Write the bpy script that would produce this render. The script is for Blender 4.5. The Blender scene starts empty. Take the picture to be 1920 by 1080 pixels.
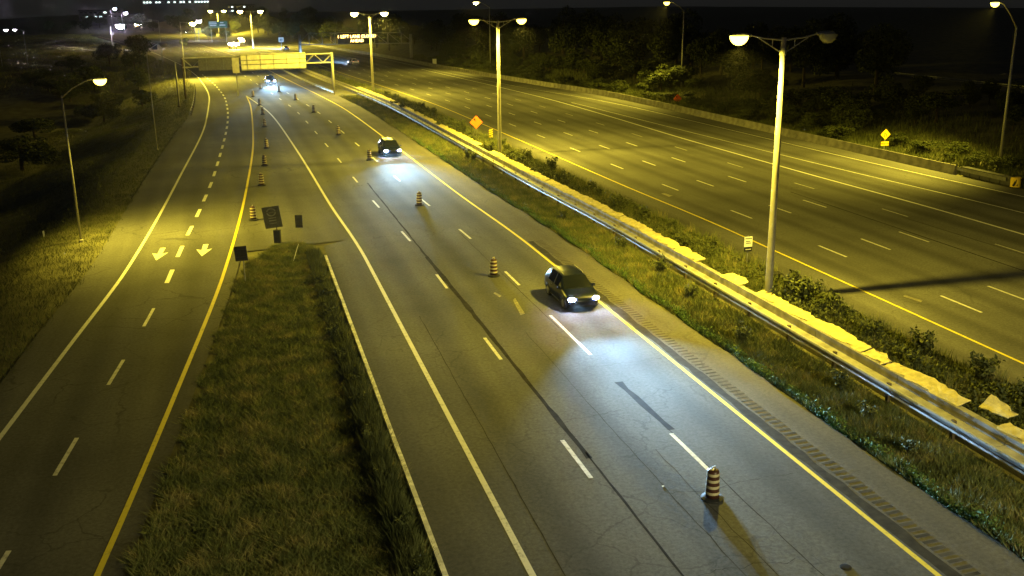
import bpy, bmesh, math, random
import numpy as np
from mathutils import Vector, Matrix

random.seed(7)
RNG = np.random.default_rng(11)
PI = math.pi
scene = bpy.context.scene
COL = scene.collection

# ------------------------------------------------------------------ camera
cam_data = bpy.data.cameras.new("camera")
cam_data.sensor_width = 36.0
cam_data.lens = 34.98
cam_data.clip_start = 0.1
cam_data.clip_end = 6000
cam = bpy.data.objects.new("camera", cam_data)
COL.objects.link(cam)
HEAD, PITCH, ROLL = 0.260796, 0.280779, -0.012986
CAM_H = 15.4
F = Vector((math.sin(HEAD) * math.cos(PITCH), math.cos(HEAD) * math.cos(PITCH), -math.sin(PITCH)))
R0 = Vector((math.cos(HEAD), -math.sin(HEAD), 0))
U0 = R0.cross(F)
Rv = R0 * math.cos(ROLL) + U0 * math.sin(ROLL)
Uv = -R0 * math.sin(ROLL) + U0 * math.cos(ROLL)
M = Matrix.Identity(4)
for i in range(3):
    M[i][0], M[i][1], M[i][2] = Rv[i], Uv[i], -F[i]
M[2][3] = CAM_H
cam.matrix_world = M
scene.camera = cam

# ------------------------------------------------------------------ world, faint fill sun, exposure
world = bpy.data.worlds.new("World")
scene.world = world
world.use_nodes = True
wn = world.node_tree.nodes
wl = world.node_tree.links
bg = wn["Background"]
sky = wn.new("ShaderNodeTexSky")
sky.sky_type = 'NISHITA'
sky.sun_disc = False
sky.sun_elevation = math.radians(25)
sky.sun_rotation = math.radians(200)
hs = wn.new("ShaderNodeHueSaturation")
hs.inputs['Saturation'].default_value = 0.35
wl.new(sky.outputs[0], hs.inputs['Color'])
wl.new(hs.outputs[0], bg.inputs['Color'])
bg.inputs['Strength'].default_value = 0.002

sun_d = bpy.data.lights.new("fill_sun", 'SUN')  # added faint fill, standing in for night skyglow
sun_d.energy = 0.004
sun_d.angle = math.radians(0.5)
sun_d.color = (1.0, 0.96, 0.9)
sun = bpy.data.objects.new("fill_sun", sun_d)
COL.objects.link(sun)
sun.rotation_euler = (math.radians(65), 0, math.radians(-20))

vs = scene.view_settings
vs.view_transform = 'Standard'
vs.look = 'None'
vs.exposure = 0.5
vs.gamma = 1.0
vs.use_curve_mapping = False
scene.cycles.use_denoising = True
scene.cycles.max_bounces = 5
scene.cycles.diffuse_bounces = 2
scene.cycles.glossy_bounces = 3
scene.cycles.volume_bounces = 0
scene.cycles.sample_clamp_indirect = 2.0
scene.cycles.sample_clamp_direct = 0.0
scene.cycles.caustics_reflective = False
scene.cycles.caustics_refractive = False
try:
    scene.cycles.use_light_tree = True
except Exception:
    pass

SODIUM = (1.0, 0.79, 0.07)
LAMP_W = 21000.0

# ------------------------------------------------------------------ helpers
class MB:
    """collects geometry for one mesh object"""
    def __init__(self):
        self.v = []
        self.f = []

    def add(self, vs, fs):
        n = len(self.v)
        self.v += [tuple(p) for p in vs]
        self.f += [tuple(i + n for i in f) for f in fs]
        return self

    def box(self, c, s, rot=None):
        x, y, z = s[0] / 2, s[1] / 2, s[2] / 2
        vs = [Vector(p) for p in ((-x, -y, -z), (x, -y, -z), (x, y, -z), (-x, y, -z),
                                  (-x, -y, z), (x, -y, z), (x, y, z), (-x, y, z))]
        if rot is not None:
            vs = [rot @ p for p in vs]
        c = Vector(c)
        return self.add([p + c for p in vs], [(0, 3, 2, 1), (4, 5, 6, 7), (0, 1, 5, 4), (1, 2, 6, 5), (2, 3, 7, 6), (3, 0, 4, 7)])

    def tube(self, pts, radii, n=10, cap=True):
        pts = [Vector(p) for p in pts]
        if not hasattr(radii, '__len__'):
            radii = [radii] * len(pts)
        rings = []
        for i, p in enumerate(pts):
            d = (pts[min(i + 1, len(pts) - 1)] - pts[max(i - 1, 0)]).normalized()
            a = Vector((0, 0, 1)) if abs(d.z) < 0.9 else Vector((1, 0, 0))
            u = d.cross(a).normalized()
            w = d.cross(u).normalized()
            rings.append([p + (u * math.cos(2 * PI * k / n) + w * math.sin(2 * PI * k / n)) * radii[i] for k in range(n)])
        vs = [p for r in rings for p in r]
        fs = []
        for i in range(len(pts) - 1):
            for k in range(n):
                fs.append((i * n + k, i * n + (k + 1) % n, (i + 1) * n + (k + 1) % n, (i + 1) * n + k))
        if cap:
            fs.append(tuple(range(n - 1, -1, -1)))
            fs.append(tuple((len(pts) - 1) * n + k for k in range(n)))
        return self.add(vs, fs)

    def lathe(self, prof, n=20, c=(0, 0, 0), cap=True):
        vs, fs = [], []
        for r, z in prof:
            for k in range(n):
                vs.append((c[0] + r * math.cos(2 * PI * k / n), c[1] + r * math.sin(2 * PI * k / n), c[2] + z))
        m = len(prof)
        for i in range(m - 1):
            for k in range(n):
                fs.append((i * n + k, i * n + (k + 1) % n, (i + 1) * n + (k + 1) % n, (i + 1) * n + k))
        if cap:
            fs.append(tuple(range(n - 1, -1, -1)))
            fs.append(tuple((m - 1) * n + k for k in range(n)))
        return self.add(vs, fs)

    def prism(self, poly, axis_vec, offset=(0, 0, 0)):
        """extrude a 3D polygon by axis_vec"""
        a = Vector(axis_vec)
        o = Vector(offset)
        p0 = [Vector(p) + o for p in poly]
        p1 = [p + a for p in p0]
        n = len(p0)
        fs = [tuple(range(n - 1, -1, -1)), tuple(range(n, 2 * n))]
        for k in range(n):
            fs.append((k, (k + 1) % n, n + (k + 1) % n, n + k))
        return self.add(p0 + p1, fs)

    def mesh(self, name, mat=None, smooth=False):
        used = sorted({i for f in self.f for i in f})
        if len(used) < len(self.v):
            ix = {a: b for b, a in enumerate(used)}
            self.v = [self.v[i] for i in used]
            self.f = [tuple(ix[i] for i in f) for f in self.f]
        me = bpy.data.meshes.new(name)
        me.from_pydata(self.v, [], self.f)
        me.update()
        if mat:
            me.materials.append(mat)
        if smooth:
            me.polygons.foreach_set('use_smooth', [True] * len(me.polygons))
        return me

    def build(self, name, mat=None, parent=None, smooth=False, loc=None):
        return link(name, self.mesh(name, mat, smooth), parent, loc)


def link(name, me, parent=None, loc=None):
    o = bpy.data.objects.new(name, me)
    COL.objects.link(o)
    if parent is not None:
        o.parent = parent
    if loc is not None:
        o.location = loc
    return o


def tag(o, label=None, cat=None, group=None, kind=None):
    for k, v in (('label', label), ('category', cat), ('group', group), ('kind', kind)):
        if v:
            o[k] = v
    return o


def thing(name, label, cat, loc=(0, 0, 0), rz=0.0, group=None):
    o = bpy.data.objects.new(name, None)
    COL.objects.link(o)
    o.location = loc
    o.rotation_euler = (0, 0, rz)
    o.empty_display_size = 0.3
    return tag(o, label, cat, group)


def dup(root, loc, rz=0.0, label=None, group=None):
    r = root.copy()
    COL.objects.link(r)
    r.location = loc
    r.rotation_euler = (0, 0, rz)
    if label:
        r['label'] = label
    if group:
        r['group'] = group
    for ch in list(root.children):
        c = ch.copy()
        COL.objects.link(c)
        c.parent = r
        for g in ch.children:
            d = g.copy()
            COL.objects.link(d)
            d.parent = c
    return r


def fast_mesh(name, verts, k, mat, tint=None):
    """mesh from an (N*k, 3) array, every k consecutive vertices one face"""
    nv = len(verts)
    nf = nv // k
    me = bpy.data.meshes.new(name)
    me.vertices.add(nv)
    me.vertices.foreach_set('co', np.ascontiguousarray(verts, dtype=np.float32).ravel())
    me.loops.add(nv)
    me.loops.foreach_set('vertex_index', np.arange(nv, dtype=np.int32))
    me.polygons.add(nf)
    me.polygons.foreach_set('loop_start', np.arange(0, nv, k, dtype=np.int32))
    me.polygons.foreach_set('loop_total', np.full(nf, k, dtype=np.int32))
    me.update(calc_edges=True)
    if tint is not None:
        a = me.attributes.new('tint', 'FLOAT', 'FACE')
        a.data.foreach_set('value', np.ascontiguousarray(tint, dtype=np.float32))
    me.materials.append(mat)
    return me


# ------------------------------------------------------------------ materials
def new_mat(name):
    m = bpy.data.materials.new(name)
    m.use_nodes = True
    nt = m.node_tree
    b = nt.nodes['Principled BSDF']
    return m, nt, b


def lnk(nt, a, b):
    nt.links.new(a, b)


def plain(name, col, rough=0.6, metal=0.0, var=0.25, scale=6.0, bump=0.0, spec=0.4):
    m, nt, b = new_mat(name)
    b.inputs['Roughness'].default_value = rough
    b.inputs['Metallic'].default_value = metal
    b.inputs['Specular IOR Level'].default_value = spec
    tc = nt.nodes.new('ShaderNodeTexCoord')
    n = nt.nodes.new('ShaderNodeTexNoise')
    n.inputs['Scale'].default_value = scale
    n.inputs['Detail'].default_value = 6
    lnk(nt, tc.outputs['Object'], n.inputs['Vector'])
    r = nt.nodes.new('ShaderNodeValToRGB')
    r.color_ramp.elements[0].position = 0.3
    r.color_ramp.elements[1].position = 0.7
    r.color_ramp.elements[0].color = tuple(c * (1 - var) for c in col) + (1,)
    r.color_ramp.elements[1].color = tuple(min(1, c * (1 + var)) for c in col) + (1,)
    lnk(nt, n.outputs['Fac'], r.inputs['Fac'])
    lnk(nt, r.outputs['Color'], b.inputs['Base Color'])
    if bump:
        bp = nt.nodes.new('ShaderNodeBump')
        bp.inputs['Strength'].default_value = bump
        bp.inputs['Distance'].default_value = 0.02
        lnk(nt, n.outputs['Fac'], bp.inputs['Height'])
        lnk(nt, bp.outputs['Normal'], b.inputs['Normal'])
    return m


def emis(name, col, strength, sampled=False):
    m, nt, b = new_mat(name)
    b.inputs['Base Color'].default_value = (0.6, 0.6, 0.55, 1)
    b.inputs['Emission Color'].default_value = tuple(col) + (1,)
    b.inputs['Emission Strength'].default_value = strength
    try:
        m.cycles.emission_sampling = 'AUTO' if sampled else 'NONE'
    except Exception:
        pass
    return m


def math_node(nt, op, a, b=None, c=None):
    n = nt.nodes.new('ShaderNodeMath')
    n.operation = op
    for i, v in enumerate((a, b, c)):
        if v is None:
            continue
        if isinstance(v, (int, float)):
            n.inputs[i].default_value = v
        else:
            lnk(nt, v, n.inputs[i])
    return n.outputs[0]


def asphalt(name, base, lane0, lane_w, streak=0.25, crack=0.5, tone=(1.0, 0.97, 0.92)):
    """base albedo; oil streaks follow the 'lat' attribute (offset across the road)"""
    m, nt, b = new_mat(name)
    b.inputs['Roughness'].default_value = 0.9
    b.inputs['Specular IOR Level'].default_value = 0.12
    geo = nt.nodes.new('ShaderNodeNewGeometry')
    att = nt.nodes.new('ShaderNodeAttribute')
    att.attribute_name = 'lat'
    pos = geo.outputs['Position']
    sep = nt.nodes.new('ShaderNodeSeparateXYZ')
    lnk(nt, pos, sep.inputs[0])
    # stretched coordinates along the road
    cmb = nt.nodes.new('ShaderNodeCombineXYZ')
    lnk(nt, att.outputs['Fac'], cmb.inputs[0])
    lnk(nt, math_node(nt, 'MULTIPLY', sep.outputs[1], 0.06), cmb.inputs[1])
    lane = math_node(nt, 'COSINE', math_node(nt, 'MULTIPLY', math_node(nt, 'SUBTRACT', att.outputs['Fac'], lane0 + lane_w / 2), 2 * PI / lane_w))
    lane = math_node(nt, 'POWER', math_node(nt, 'MAXIMUM', lane, 0.0), 1.6)
    n_long = nt.nodes.new('ShaderNodeTexNoise')
    n_long.inputs['Scale'].default_value = 0.9
    n_long.inputs['Detail'].default_value = 5
    lnk(nt, cmb.outputs[0], n_long.inputs['Vector'])
    n_big = nt.nodes.new('ShaderNodeTexNoise')
    n_big.inputs['Scale'].default_value = 0.13
    n_big.inputs['Detail'].default_value = 6
    lnk(nt, pos, n_big.inputs['Vector'])
    n_fine = nt.nodes.new('ShaderNodeTexNoise')
    n_fine.inputs['Scale'].default_value = 7.0
    n_fine.inputs['Detail'].default_value = 8
    n_fine.inputs['Roughness'].default_value = 0.75
    lnk(nt, pos, n_fine.inputs['Vector'])
    v = math_node(nt, 'SUBTRACT', 1.0, math_node(nt, 'MULTIPLY', math_node(nt, 'MULTIPLY', lane, n_long.outputs['Fac']), 2 * streak))
    v = math_node(nt, 'MULTIPLY', v, math_node(nt, 'MULTIPLY_ADD', n_long.outputs['Fac'], 0.7, 0.65))
    v = math_node(nt, 'MULTIPLY', v, math_node(nt, 'MULTIPLY_ADD', n_big.outputs['Fac'], 1.1, 0.45))
    v = math_node(nt, 'MULTIPLY', v, math_node(nt, 'MULTIPLY_ADD', n_fine.outputs['Fac'], 1.7, 0.15))
    # cracks
    vo = nt.nodes.new('ShaderNodeTexVoronoi')
    vo.feature = 'DISTANCE_TO_EDGE'
    vo.inputs['Scale'].default_value = 0.36
    mp = nt.nodes.new('ShaderNodeVectorMath')
    mp.operation = 'MULTIPLY_ADD'
    nd = nt.nodes.new('ShaderNodeTexNoise')
    nd.inputs['Scale'].default_value = 0.8
    nd.inputs['Detail'].default_value = 4
    lnk(nt, pos, nd.inputs['Vector'])
    lnk(nt, nd.outputs['Color'], mp.inputs[0])
    mp.inputs[1].default_value = (1.6, 1.6, 0)
    lnk(nt, pos, mp.inputs[2])
    lnk(nt, mp.outputs[0], vo.inputs['Vector'])
    cr = nt.nodes.new('ShaderNodeMapRange')
    cr.inputs['From Min'].default_value = 0.004
    cr.inputs['From Max'].default_value = 0.016
    cr.inputs['To Min'].default_value = crack
    cr.inputs['To Max'].default_value = 0.0
    lnk(nt, vo.outputs['Distance'], cr.inputs['Value'])
    msk = nt.nodes.new('ShaderNodeMapRange')
    msk.inputs['From Min'].default_value = 0.45
    msk.inputs['From Max'].default_value = 0.6
    lnk(nt, n_big.outputs['Fac'], msk.inputs['Value'])
    c = math_node(nt, 'MULTIPLY', cr.outputs[0], math_node(nt, 'MULTIPLY_ADD', msk.outputs[0], 0.8, 0.2))
    v = math_node(nt, 'MULTIPLY', v, math_node(nt, 'SUBTRACT', 1.0, c))
    v = math_node(nt, 'MULTIPLY', v, base)
    cc = nt.nodes.new('ShaderNodeCombineColor')
    for i in range(3):
        lnk(nt, math_node(nt, 'MULTIPLY', v, tone[i]), cc.inputs[i])
    lnk(nt, cc.outputs[0], b.inputs['Base Color'])
    bp = nt.nodes.new('ShaderNodeBump')
    bp.inputs['Strength'].default_value = 0.35
    bp.inputs['Distance'].default_value = 0.02
    lnk(nt, n_fine.outputs['Fac'], bp.inputs['Height'])
    lnk(nt, bp.outputs['Normal'], b.inputs['Normal'])
    return m


def paint(name, col, wear=0.45):
    m, nt, b = new_mat(name)
    b.inputs['Roughness'].default_value = 0.65
    geo = nt.nodes.new('ShaderNodeNewGeometry')
    n = nt.nodes.new('ShaderNodeTexNoise')
    n.inputs['Scale'].default_value = 3.5
    n.inputs['Detail'].default_value = 9
    n.inputs['Roughness'].default_value = 0.8
    lnk(nt, geo.outputs['Position'], n.inputs['Vector'])
    r = nt.nodes.new('ShaderNodeValToRGB')
    r.color_ramp.elements[0].position = wear - 0.14
    r.color_ramp.elements[1].position = wear + 0.08
    r.color_ramp.elements[0].color = (0.13, 0.12, 0.10, 1)
    r.color_ramp.elements[1].color = tuple(col) + (1,)
    lnk(nt, n.outputs['Fac'], r.inputs['Fac'])
    lnk(nt, r.outputs['Color'], b.inputs['Base Color'])
    return m


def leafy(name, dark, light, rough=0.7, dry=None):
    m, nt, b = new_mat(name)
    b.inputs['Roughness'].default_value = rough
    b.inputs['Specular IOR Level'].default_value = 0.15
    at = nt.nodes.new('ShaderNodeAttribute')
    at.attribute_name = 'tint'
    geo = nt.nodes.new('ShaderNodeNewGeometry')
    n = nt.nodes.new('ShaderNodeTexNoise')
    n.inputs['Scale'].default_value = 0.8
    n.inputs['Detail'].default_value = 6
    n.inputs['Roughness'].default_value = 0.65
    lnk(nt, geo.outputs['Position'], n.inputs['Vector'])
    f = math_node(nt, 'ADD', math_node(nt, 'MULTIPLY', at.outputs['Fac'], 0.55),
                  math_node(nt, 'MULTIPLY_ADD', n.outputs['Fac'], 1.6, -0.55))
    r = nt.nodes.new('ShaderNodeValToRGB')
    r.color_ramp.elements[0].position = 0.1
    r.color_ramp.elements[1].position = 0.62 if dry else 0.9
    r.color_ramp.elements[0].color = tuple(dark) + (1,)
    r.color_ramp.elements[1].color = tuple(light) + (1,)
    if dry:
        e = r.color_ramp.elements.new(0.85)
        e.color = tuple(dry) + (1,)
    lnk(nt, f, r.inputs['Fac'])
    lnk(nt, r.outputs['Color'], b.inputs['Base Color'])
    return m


MAT = dict(
    road_main=asphalt('asphalt_main', 0.108, 10.3, 3.9, 0.28, 0.28, (1, .99, .97)),
    road_right=asphalt('asphalt_right', 0.112, 35.2, 3.6, 0.30, 0.22),
    road_ramp=asphalt('asphalt_ramp', 0.105, -9.2, 3.8, 0.22, 0.4),
    shoulder=asphalt('asphalt_shoulder', 0.115, 18.0, 2.6, 0.1, 0.3, (1, .93, .8)),
    tar=plain('tar', (0.030, 0.028, 0.026), 0.95, var=0.35, scale=2, spec=0.05),
    groove=plain('crack_dirt', (0.045, 0.042, 0.036), 0.95, var=0.3, scale=3, spec=0.05),
    white=paint('white_paint', (0.62, 0.60, 0.53), 0.43),
    white_fresh=paint('white_paint_fresh', (0.72, 0.70, 0.62), 0.40),
    white_old=paint('white_paint_old', (0.50, 0.48, 0.42), 0.46),
    yellow=paint('yellow_paint', (0.74, 0.60, 0.05), 0.39),
    kerb=plain('kerb_paint', (0.62, 0.60, 0.54), 0.8, var=0.35, scale=3),
    concrete=plain('concrete', (0.30, 0.28, 0.24), 0.85, var=0.35, scale=1.6, bump=0.3),
    concrete_dark=plain('concrete_weathered', (0.17, 0.16, 0.135), 0.9, var=0.4, scale=1.2, bump=0.3),
    sheet=plain('white_sheet', (0.62, 0.53, 0.24), 0.8, var=0.22, scale=3.5, bump=0.6, spec=0.1),
    steel=plain('galvanised_steel', (0.36, 0.36, 0.33), 0.85, 0.0, var=0.2, scale=3),
    steel_dull=plain('dull_steel', (0.30, 0.30, 0.29), 0.55, 0.5, var=0.3, scale=3),
    pole=plain('pole_concrete', (0.34, 0.32, 0.27), 0.75, var=0.18, scale=2),
    pole_steel=plain('pole_steel', (0.38, 0.37, 0.34), 0.5, 0.3, var=0.15, scale=2),
    wood=plain('weathered_wood', (0.10, 0.075, 0.05), 0.9, var=0.4, scale=5),
    housing=plain('lamp_housing', (0.28, 0.28, 0.27), 0.5, 0.4, var=0.15),
    lens_on=emis('lamp_lens_lit', (1.0, 0.80, 0.22), 60),
    lens_near=emis('lamp_lens_warm', (1.0, 0.78, 0.10), 6.5),
    lens_white=emis('lamp_lens_white', (0.80, 0.72, 1.0), 300),
    lens_off=plain('lamp_lens_unlit', (0.35, 0.34, 0.30), 0.2, var=0.1),
    sign_back=plain('sign_back_metal', (0.13, 0.13, 0.125), 0.55, 0.5, var=0.25, scale=4),
    sign_back_dark=plain('sign_back_dark', (0.035, 0.035, 0.04), 0.6, 0.2, var=0.25, scale=4),
    board=plain('sign_board_back', (0.66, 0.62, 0.50), 0.55, 0.1, var=0.18, scale=1.5),
    sign_orange=plain('orange_sheeting', (0.92, 0.16, 0.025), 0.5, var=0.08),
    sign_yellow=plain('yellow_sheeting', (0.90, 0.60, 0.03), 0.5, var=0.08),
    sign_white=plain('white_sheeting', (0.72, 0.72, 0.68), 0.5, var=0.08),
    sign_green=plain('green_sheeting', (0.02, 0.09, 0.04), 0.5, var=0.1),
    black=plain('black_print', (0.012, 0.012, 0.012), 0.6, var=0.2),
    drum_dark=plain('drum_plastic', (0.055, 0.018, 0.008), 0.45, var=0.2),
    drum_band=plain('drum_reflective_band', (0.46, 0.41, 0.28), 0.45, var=0.12),
    rubber=plain('rubber', (0.018, 0.018, 0.018), 0.85, var=0.3),
    grass=leafy('grass_blades', (0.055, 0.075, 0.026), (0.170, 0.185, 0.062), dry=(0.36, 0.30, 0.12)),
    weed=leafy('weed_leaves', (0.045, 0.085, 0.028), (0.130, 0.210, 0.065)),
    scrub=leafy('scrub_leaves', (0.034, 0.046, 0.016), (0.130, 0.140, 0.052)),
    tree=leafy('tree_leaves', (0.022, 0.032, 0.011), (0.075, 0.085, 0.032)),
    bark=plain('bark', (0.06, 0.045, 0.03), 0.9, var=0.4, scale=5),
    soil=plain('soil', (0.105, 0.098, 0.050), 0.95, var=0.45, scale=0.6, bump=0.6),
    paint_car=plain('dark_blue_car_paint', (0.006, 0.009, 0.022), 0.3, 0.0, var=0.1, spec=0.35),
    paint_black=plain('black_car_paint', (0.010, 0.011, 0.014), 0.22, 0.3, var=0.1, spec=0.6),
    paint_grey=plain('grey_car_paint', (0.16, 0.16, 0.17), 0.25, 0.4, var=0.1, spec=0.6),
    glass_car=plain('car_glass', (0.010, 0.012, 0.014), 0.06, 0.0, var=0.05, spec=0.8),
    rim=plain('wheel_rim', (0.35, 0.35, 0.36), 0.3, 0.8, var=0.1),
    trim=plain('black_trim', (0.015, 0.015, 0.016), 0.6, var=0.2),
    plate=plain('plate_white', (0.65, 0.66, 0.70), 0.5, var=0.05),
    head_on=emis('headlight_lit', (0.55, 0.62, 1.0), 400),
    tail_on=emis('taillight_lit', (1.0, 0.25, 0.22), 12),
    amber_on=emis('amber_beacon_lit', (1.0, 0.70, 0.30), 220),
    vms_on=emis('message_sign_lit', (1.0, 0.62, 0.16), 9),
    window_on=emis('window_lit', (0.75, 0.95, 0.88), 2.2),
    wall_dark=plain('building_wall', (0.12, 0.12, 0.12), 0.8, var=0.2, scale=0.2),
)


# ------------------------------------------------------------------ road frame
S_Y = [-400, 60, 80, 110, 150, 180, 205, 236, 285, 348, 443, 523, 610, 900, 1500]
S_X = [0, 0, -.6, -1.2, -2.2, -4.2, -6.3, -8.9, -12.6, -20, -33, -47, -63, -132, -330]


def catmull(xs, ys):
    xs = np.array(xs, float)
    ys = np.array(ys, float)
    m = np.zeros_like(ys)
    d = np.diff(ys) / np.diff(xs)
    m[0], m[-1] = d[0], d[-1]
    for i in range(1, len(xs) - 1):
        h0, h1 = xs[i] - xs[i - 1], xs[i + 1] - xs[i]
        if d[i - 1] * d[i] > 0:      # monotone: no overshoot between knots
            m[i] = (h0 + h1) * 3 / ((2 * h1 + h0) / d[i - 1] + (h1 + 2 * h0) / d[i])

    def fn(x):
        x = np.clip(np.asarray(x, float), xs[0], xs[-1])
        i = np.clip(np.searchsorted(xs, x, side='right') - 1, 0, len(xs) - 2)
        h = xs[i + 1] - xs[i]
        t = (x - xs[i]) / h
        return ((2 * t ** 3 - 3 * t ** 2 + 1) * ys[i] + (t ** 3 - 2 * t ** 2 + t) * h * m[i]
                + (-2 * t ** 3 + 3 * t ** 2) * ys[i + 1] + (t ** 3 - t ** 2) * h * m[i + 1])
    return fn


shift = catmull(S_Y, S_X)
ramp_l = catmull([-60, 0, 38, 48, 63, 96, 143, 175, 227, 271, 348, 443, 610], [-18, -13.2, -9.7, -8.8, -7.5, -6.1, -4.8, -5.0, -7.9, -12.5, -24, -41, -75])
ramp_r = catmull([-60, 0, 27, 40.5, 60, 87, 123, 163, 183], [-14, -8.4, -5.0, -3.6, -1.8, -.2, 1.1, 1.5, 1.1])
ramp_c = catmull([-60, 0, 34, 42.5, 50.5, 58.4, 66.9, 80, 96.6, 148.4, 173.8, 203, 244, 348], [-16, -10.8, -7.2, -6.4, -5.6, -5.0, -4.6, -3.8, -3.0, -1.9, -2.3, -4.0, -7.9, -19])
ramp_edge = catmull([-60, 0, 42, 50, 65, 90, 132, 154, 198, 228, 271, 348, 443, 610], [-19.5, -14.5, -11.0, -10.6, -9.7, -9.3, -8.2, -7.4, -8.3, -10.6, -15, -27, -44, -78])
lane2_u = catmull([-60, 60, 80, 124, 170, 600], [14.3, 14.3, 14.1, 13.5, 13.0, 13.0])
edgew_u = catmull([-60, 62, 90, 139, 183], [6.75, 6.75, 6.8, 6.5, 5.5])
rightedge_u = catmull([-200, 150, 190, 250, 350, 900], [61.3, 61.3, 58.6, 56, 54.6, 54])


def yrange(y0, y1):
    out = [y0]
    y = y0
    while y < y1:
        y = min(y1, y + (1.5 if y < 120 else 3 if y < 250 else 8))
        out.append(y)
    return out


def strip(name, left, right, y0, y1, z, mat, parent=None, cols=1, kind=None):
    """road sheet between two lateral functions of y (world x)"""
    ys = yrange(y0, y1)
    vs, fs, lat = [], [], []
    for y in ys:
        a, b = float(left(y)), float(right(y))
        s = float(shift(y))
        for c in range(cols + 1):
            x = a + (b - a) * c / cols
            vs.append((x, y, z))
            lat.append(x - s)
    w = cols + 1
    for i in range(len(ys) - 1):
        for c in range(cols):
            fs.append((i * w + c, i * w + c + 1, (i + 1) * w + c + 1, (i + 1) * w + c))
    mb = MB().add(vs, fs)
    me = mb.mesh(name, mat)
    at = me.attributes.new('lat', 'FLOAT', 'POINT')
    at.data.foreach_set('value', np.array(lat, dtype=np.float32))
    o = link(name, me, parent)
    if kind:
        o['kind'] = kind
    return o


def U(u):
    if callable(u):
        return lambda y: float(u(y)) + float(shift(y))
    return lambda y: u + float(shift(y))


def line(name, pos, width, y0, y1, z, mat, parent):
    return strip(name, lambda y: pos(y) - width / 2, lambda y: pos(y) + width / 2, y0, y1, z, mat, parent)


# ------------------------------------------------------------------ terrain
def terrain_h(x, y):
    u = x - shift(y)
    re = rightedge_u(y)
    le = ramp_edge(np.clip(y, -60, 610))
    h = np.full_like(u, -0.06)
    d = np.clip(u - re - 3.5, 0, None)
    bank = np.minimum(d * 0.16, 3.6)
    n = (np.sin(x * 0.31 + y * 0.17) + np.sin(x * 0.13 - y * 0.23 + 1.3)) * 0.25
    h = np.where(u > re + 3.5, h + bank + n * np.clip(d / 6, 0, 1), h)
    e = np.clip(le - 2.5 - x, 0, None)
    lb = -np.minimum(e * 0.30, 4.5) * np.clip((260 - y) / 60, 0, 1) * np.clip((e + 2) / 6, 0, 1)
    h = np.where(x < le - 2.5, h + lb + n * np.clip(e / 6, 0, 1), h)
    return h


gx = np.concatenate([np.linspace(-700, -160, 12)[:-1], np.linspace(-160, -40, 25)[:-1], np.linspace(-40, 110, 101)[:-1], np.linspace(110, 250, 20)[:-1], np.linspace(250, 700, 10)])
gy = np.concatenate([np.linspace(-80, 0, 6)[:-1], np.linspace(0, 260, 105)[:-1], np.linspace(260, 700, 80)[:-1], np.linspace(700, 1600, 20)])
GX, GY = np.meshgrid(gx, gy)
GZ = terrain_h(GX, GY)
tv = np.stack([GX, GY, GZ], -1).reshape(-1, 3)
nx = len(gx)
tf = [(j * nx + i, j * nx + i + 1, (j + 1) * nx + i + 1, (j + 1) * nx + i) for j in range(len(gy) - 1) for i in range(nx - 1)]
ground = MB().add(tv.tolist(), tf).build('ground', MAT['soil'], smooth=True)
ground['kind'] = 'structure'

# ------------------------------------------------------------------ roads
# sheets a few millimetres above one another
right_road = strip('right_carriageway', U(29.2), lambda y: float(rightedge_u(y)) + float(shift(y)) + 0.02, -40, 900, 0.008, MAT['road_right'], cols=14, kind='structure')
ramp_road = strip('ramp_road', ramp_edge, lambda y: float(ramp_r(y)) + 0.75 if y <= 66 else float(U(edgew_u)(min(y, 183))) + 0.3 if y < 183 else 1.3 + float(shift(y)) + 4.1, -40, 610, 0.004, MAT['road_ramp'], cols=8, kind='structure')
main_road = strip('main_carriageway', lambda y: 4.5 if y <= 66 else float(U(edgew_u)(min(y, 183))) - 0.2 if y < 183 else 1.0 + float(shift(y)) + 4.3, U(17.85), -40, 900, 0.012, MAT['road_main'], cols=8, kind='structure')
shoulder = strip('paved_shoulder', U(17.85), lambda y: 20.25 + 0.12 * math.sin(y * 0.9) + 0.1 * math.sin(y * 0.37) + float(shift(y)), -40, 900, 0.008, MAT['shoulder'], cols=2, kind='structure')

# solid lines
line('edge_line', U(17.5), 0.17, -40, 600, 0.017, MAT['yellow'], main_road)
line('edge_line', U(edgew_u), 0.20, -40, 183, 0.017, MAT['white_fresh'], main_road)
line('edge_line', lambda y: float(ramp_r(y)), 0.19, -40, 183, 0.0165, MAT['yellow'], ramp_road)
line('edge_line', lambda y: float(ramp_l(y)), 0.20, -40, 600, 0.010, MAT['white_fresh'], ramp_road)
line('edge_line', U(31.85), 0.15, -40, 600, 0.013, MAT['yellow'], right_road)
line('edge_line', U(catmull([-60, 100, 130, 176, 260, 600], [49.7, 49.7, 50.4, 51.2, 51.6, 51.6])), 0.22, -40, 240, 0.013, MAT['white_fresh'], right_road)
line('edge_line', U(catmull([-60, 40, 60, 92, 130, 173], [56.5, 55.3, 54.7, 53.5, 52.6, 51.9])), 0.16, -40, 150, 0.013, MAT['white'], right_road)
line('edge_line', U(catmull([-60, 40, 64.5, 92, 137, 188, 250, 600], [60.2, 59.8, 59.3, 58.6, 58.2, 54.5, 53.4, 53.4])), 0.16, -40, 600, 0.013, MAT['white'], right_road)


# dashes, each a piece of its own
def dash_mesh(w, L, mat):
    j = [(random.uniform(-.01, .01), random.uniform(-.04, .04)) for _ in range(4)]
    return MB().add([(-w / 2 + j[0][0], j[0][1], 0), (w / 2 + j[1][0], j[1][1], 0), (w / 2 + j[2][0], L + j[2][1], 0), (-w / 2 + j[3][0], L + j[3][1], 0)], [(0, 1, 2, 3)]).mesh('lane_dash', mat)


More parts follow.
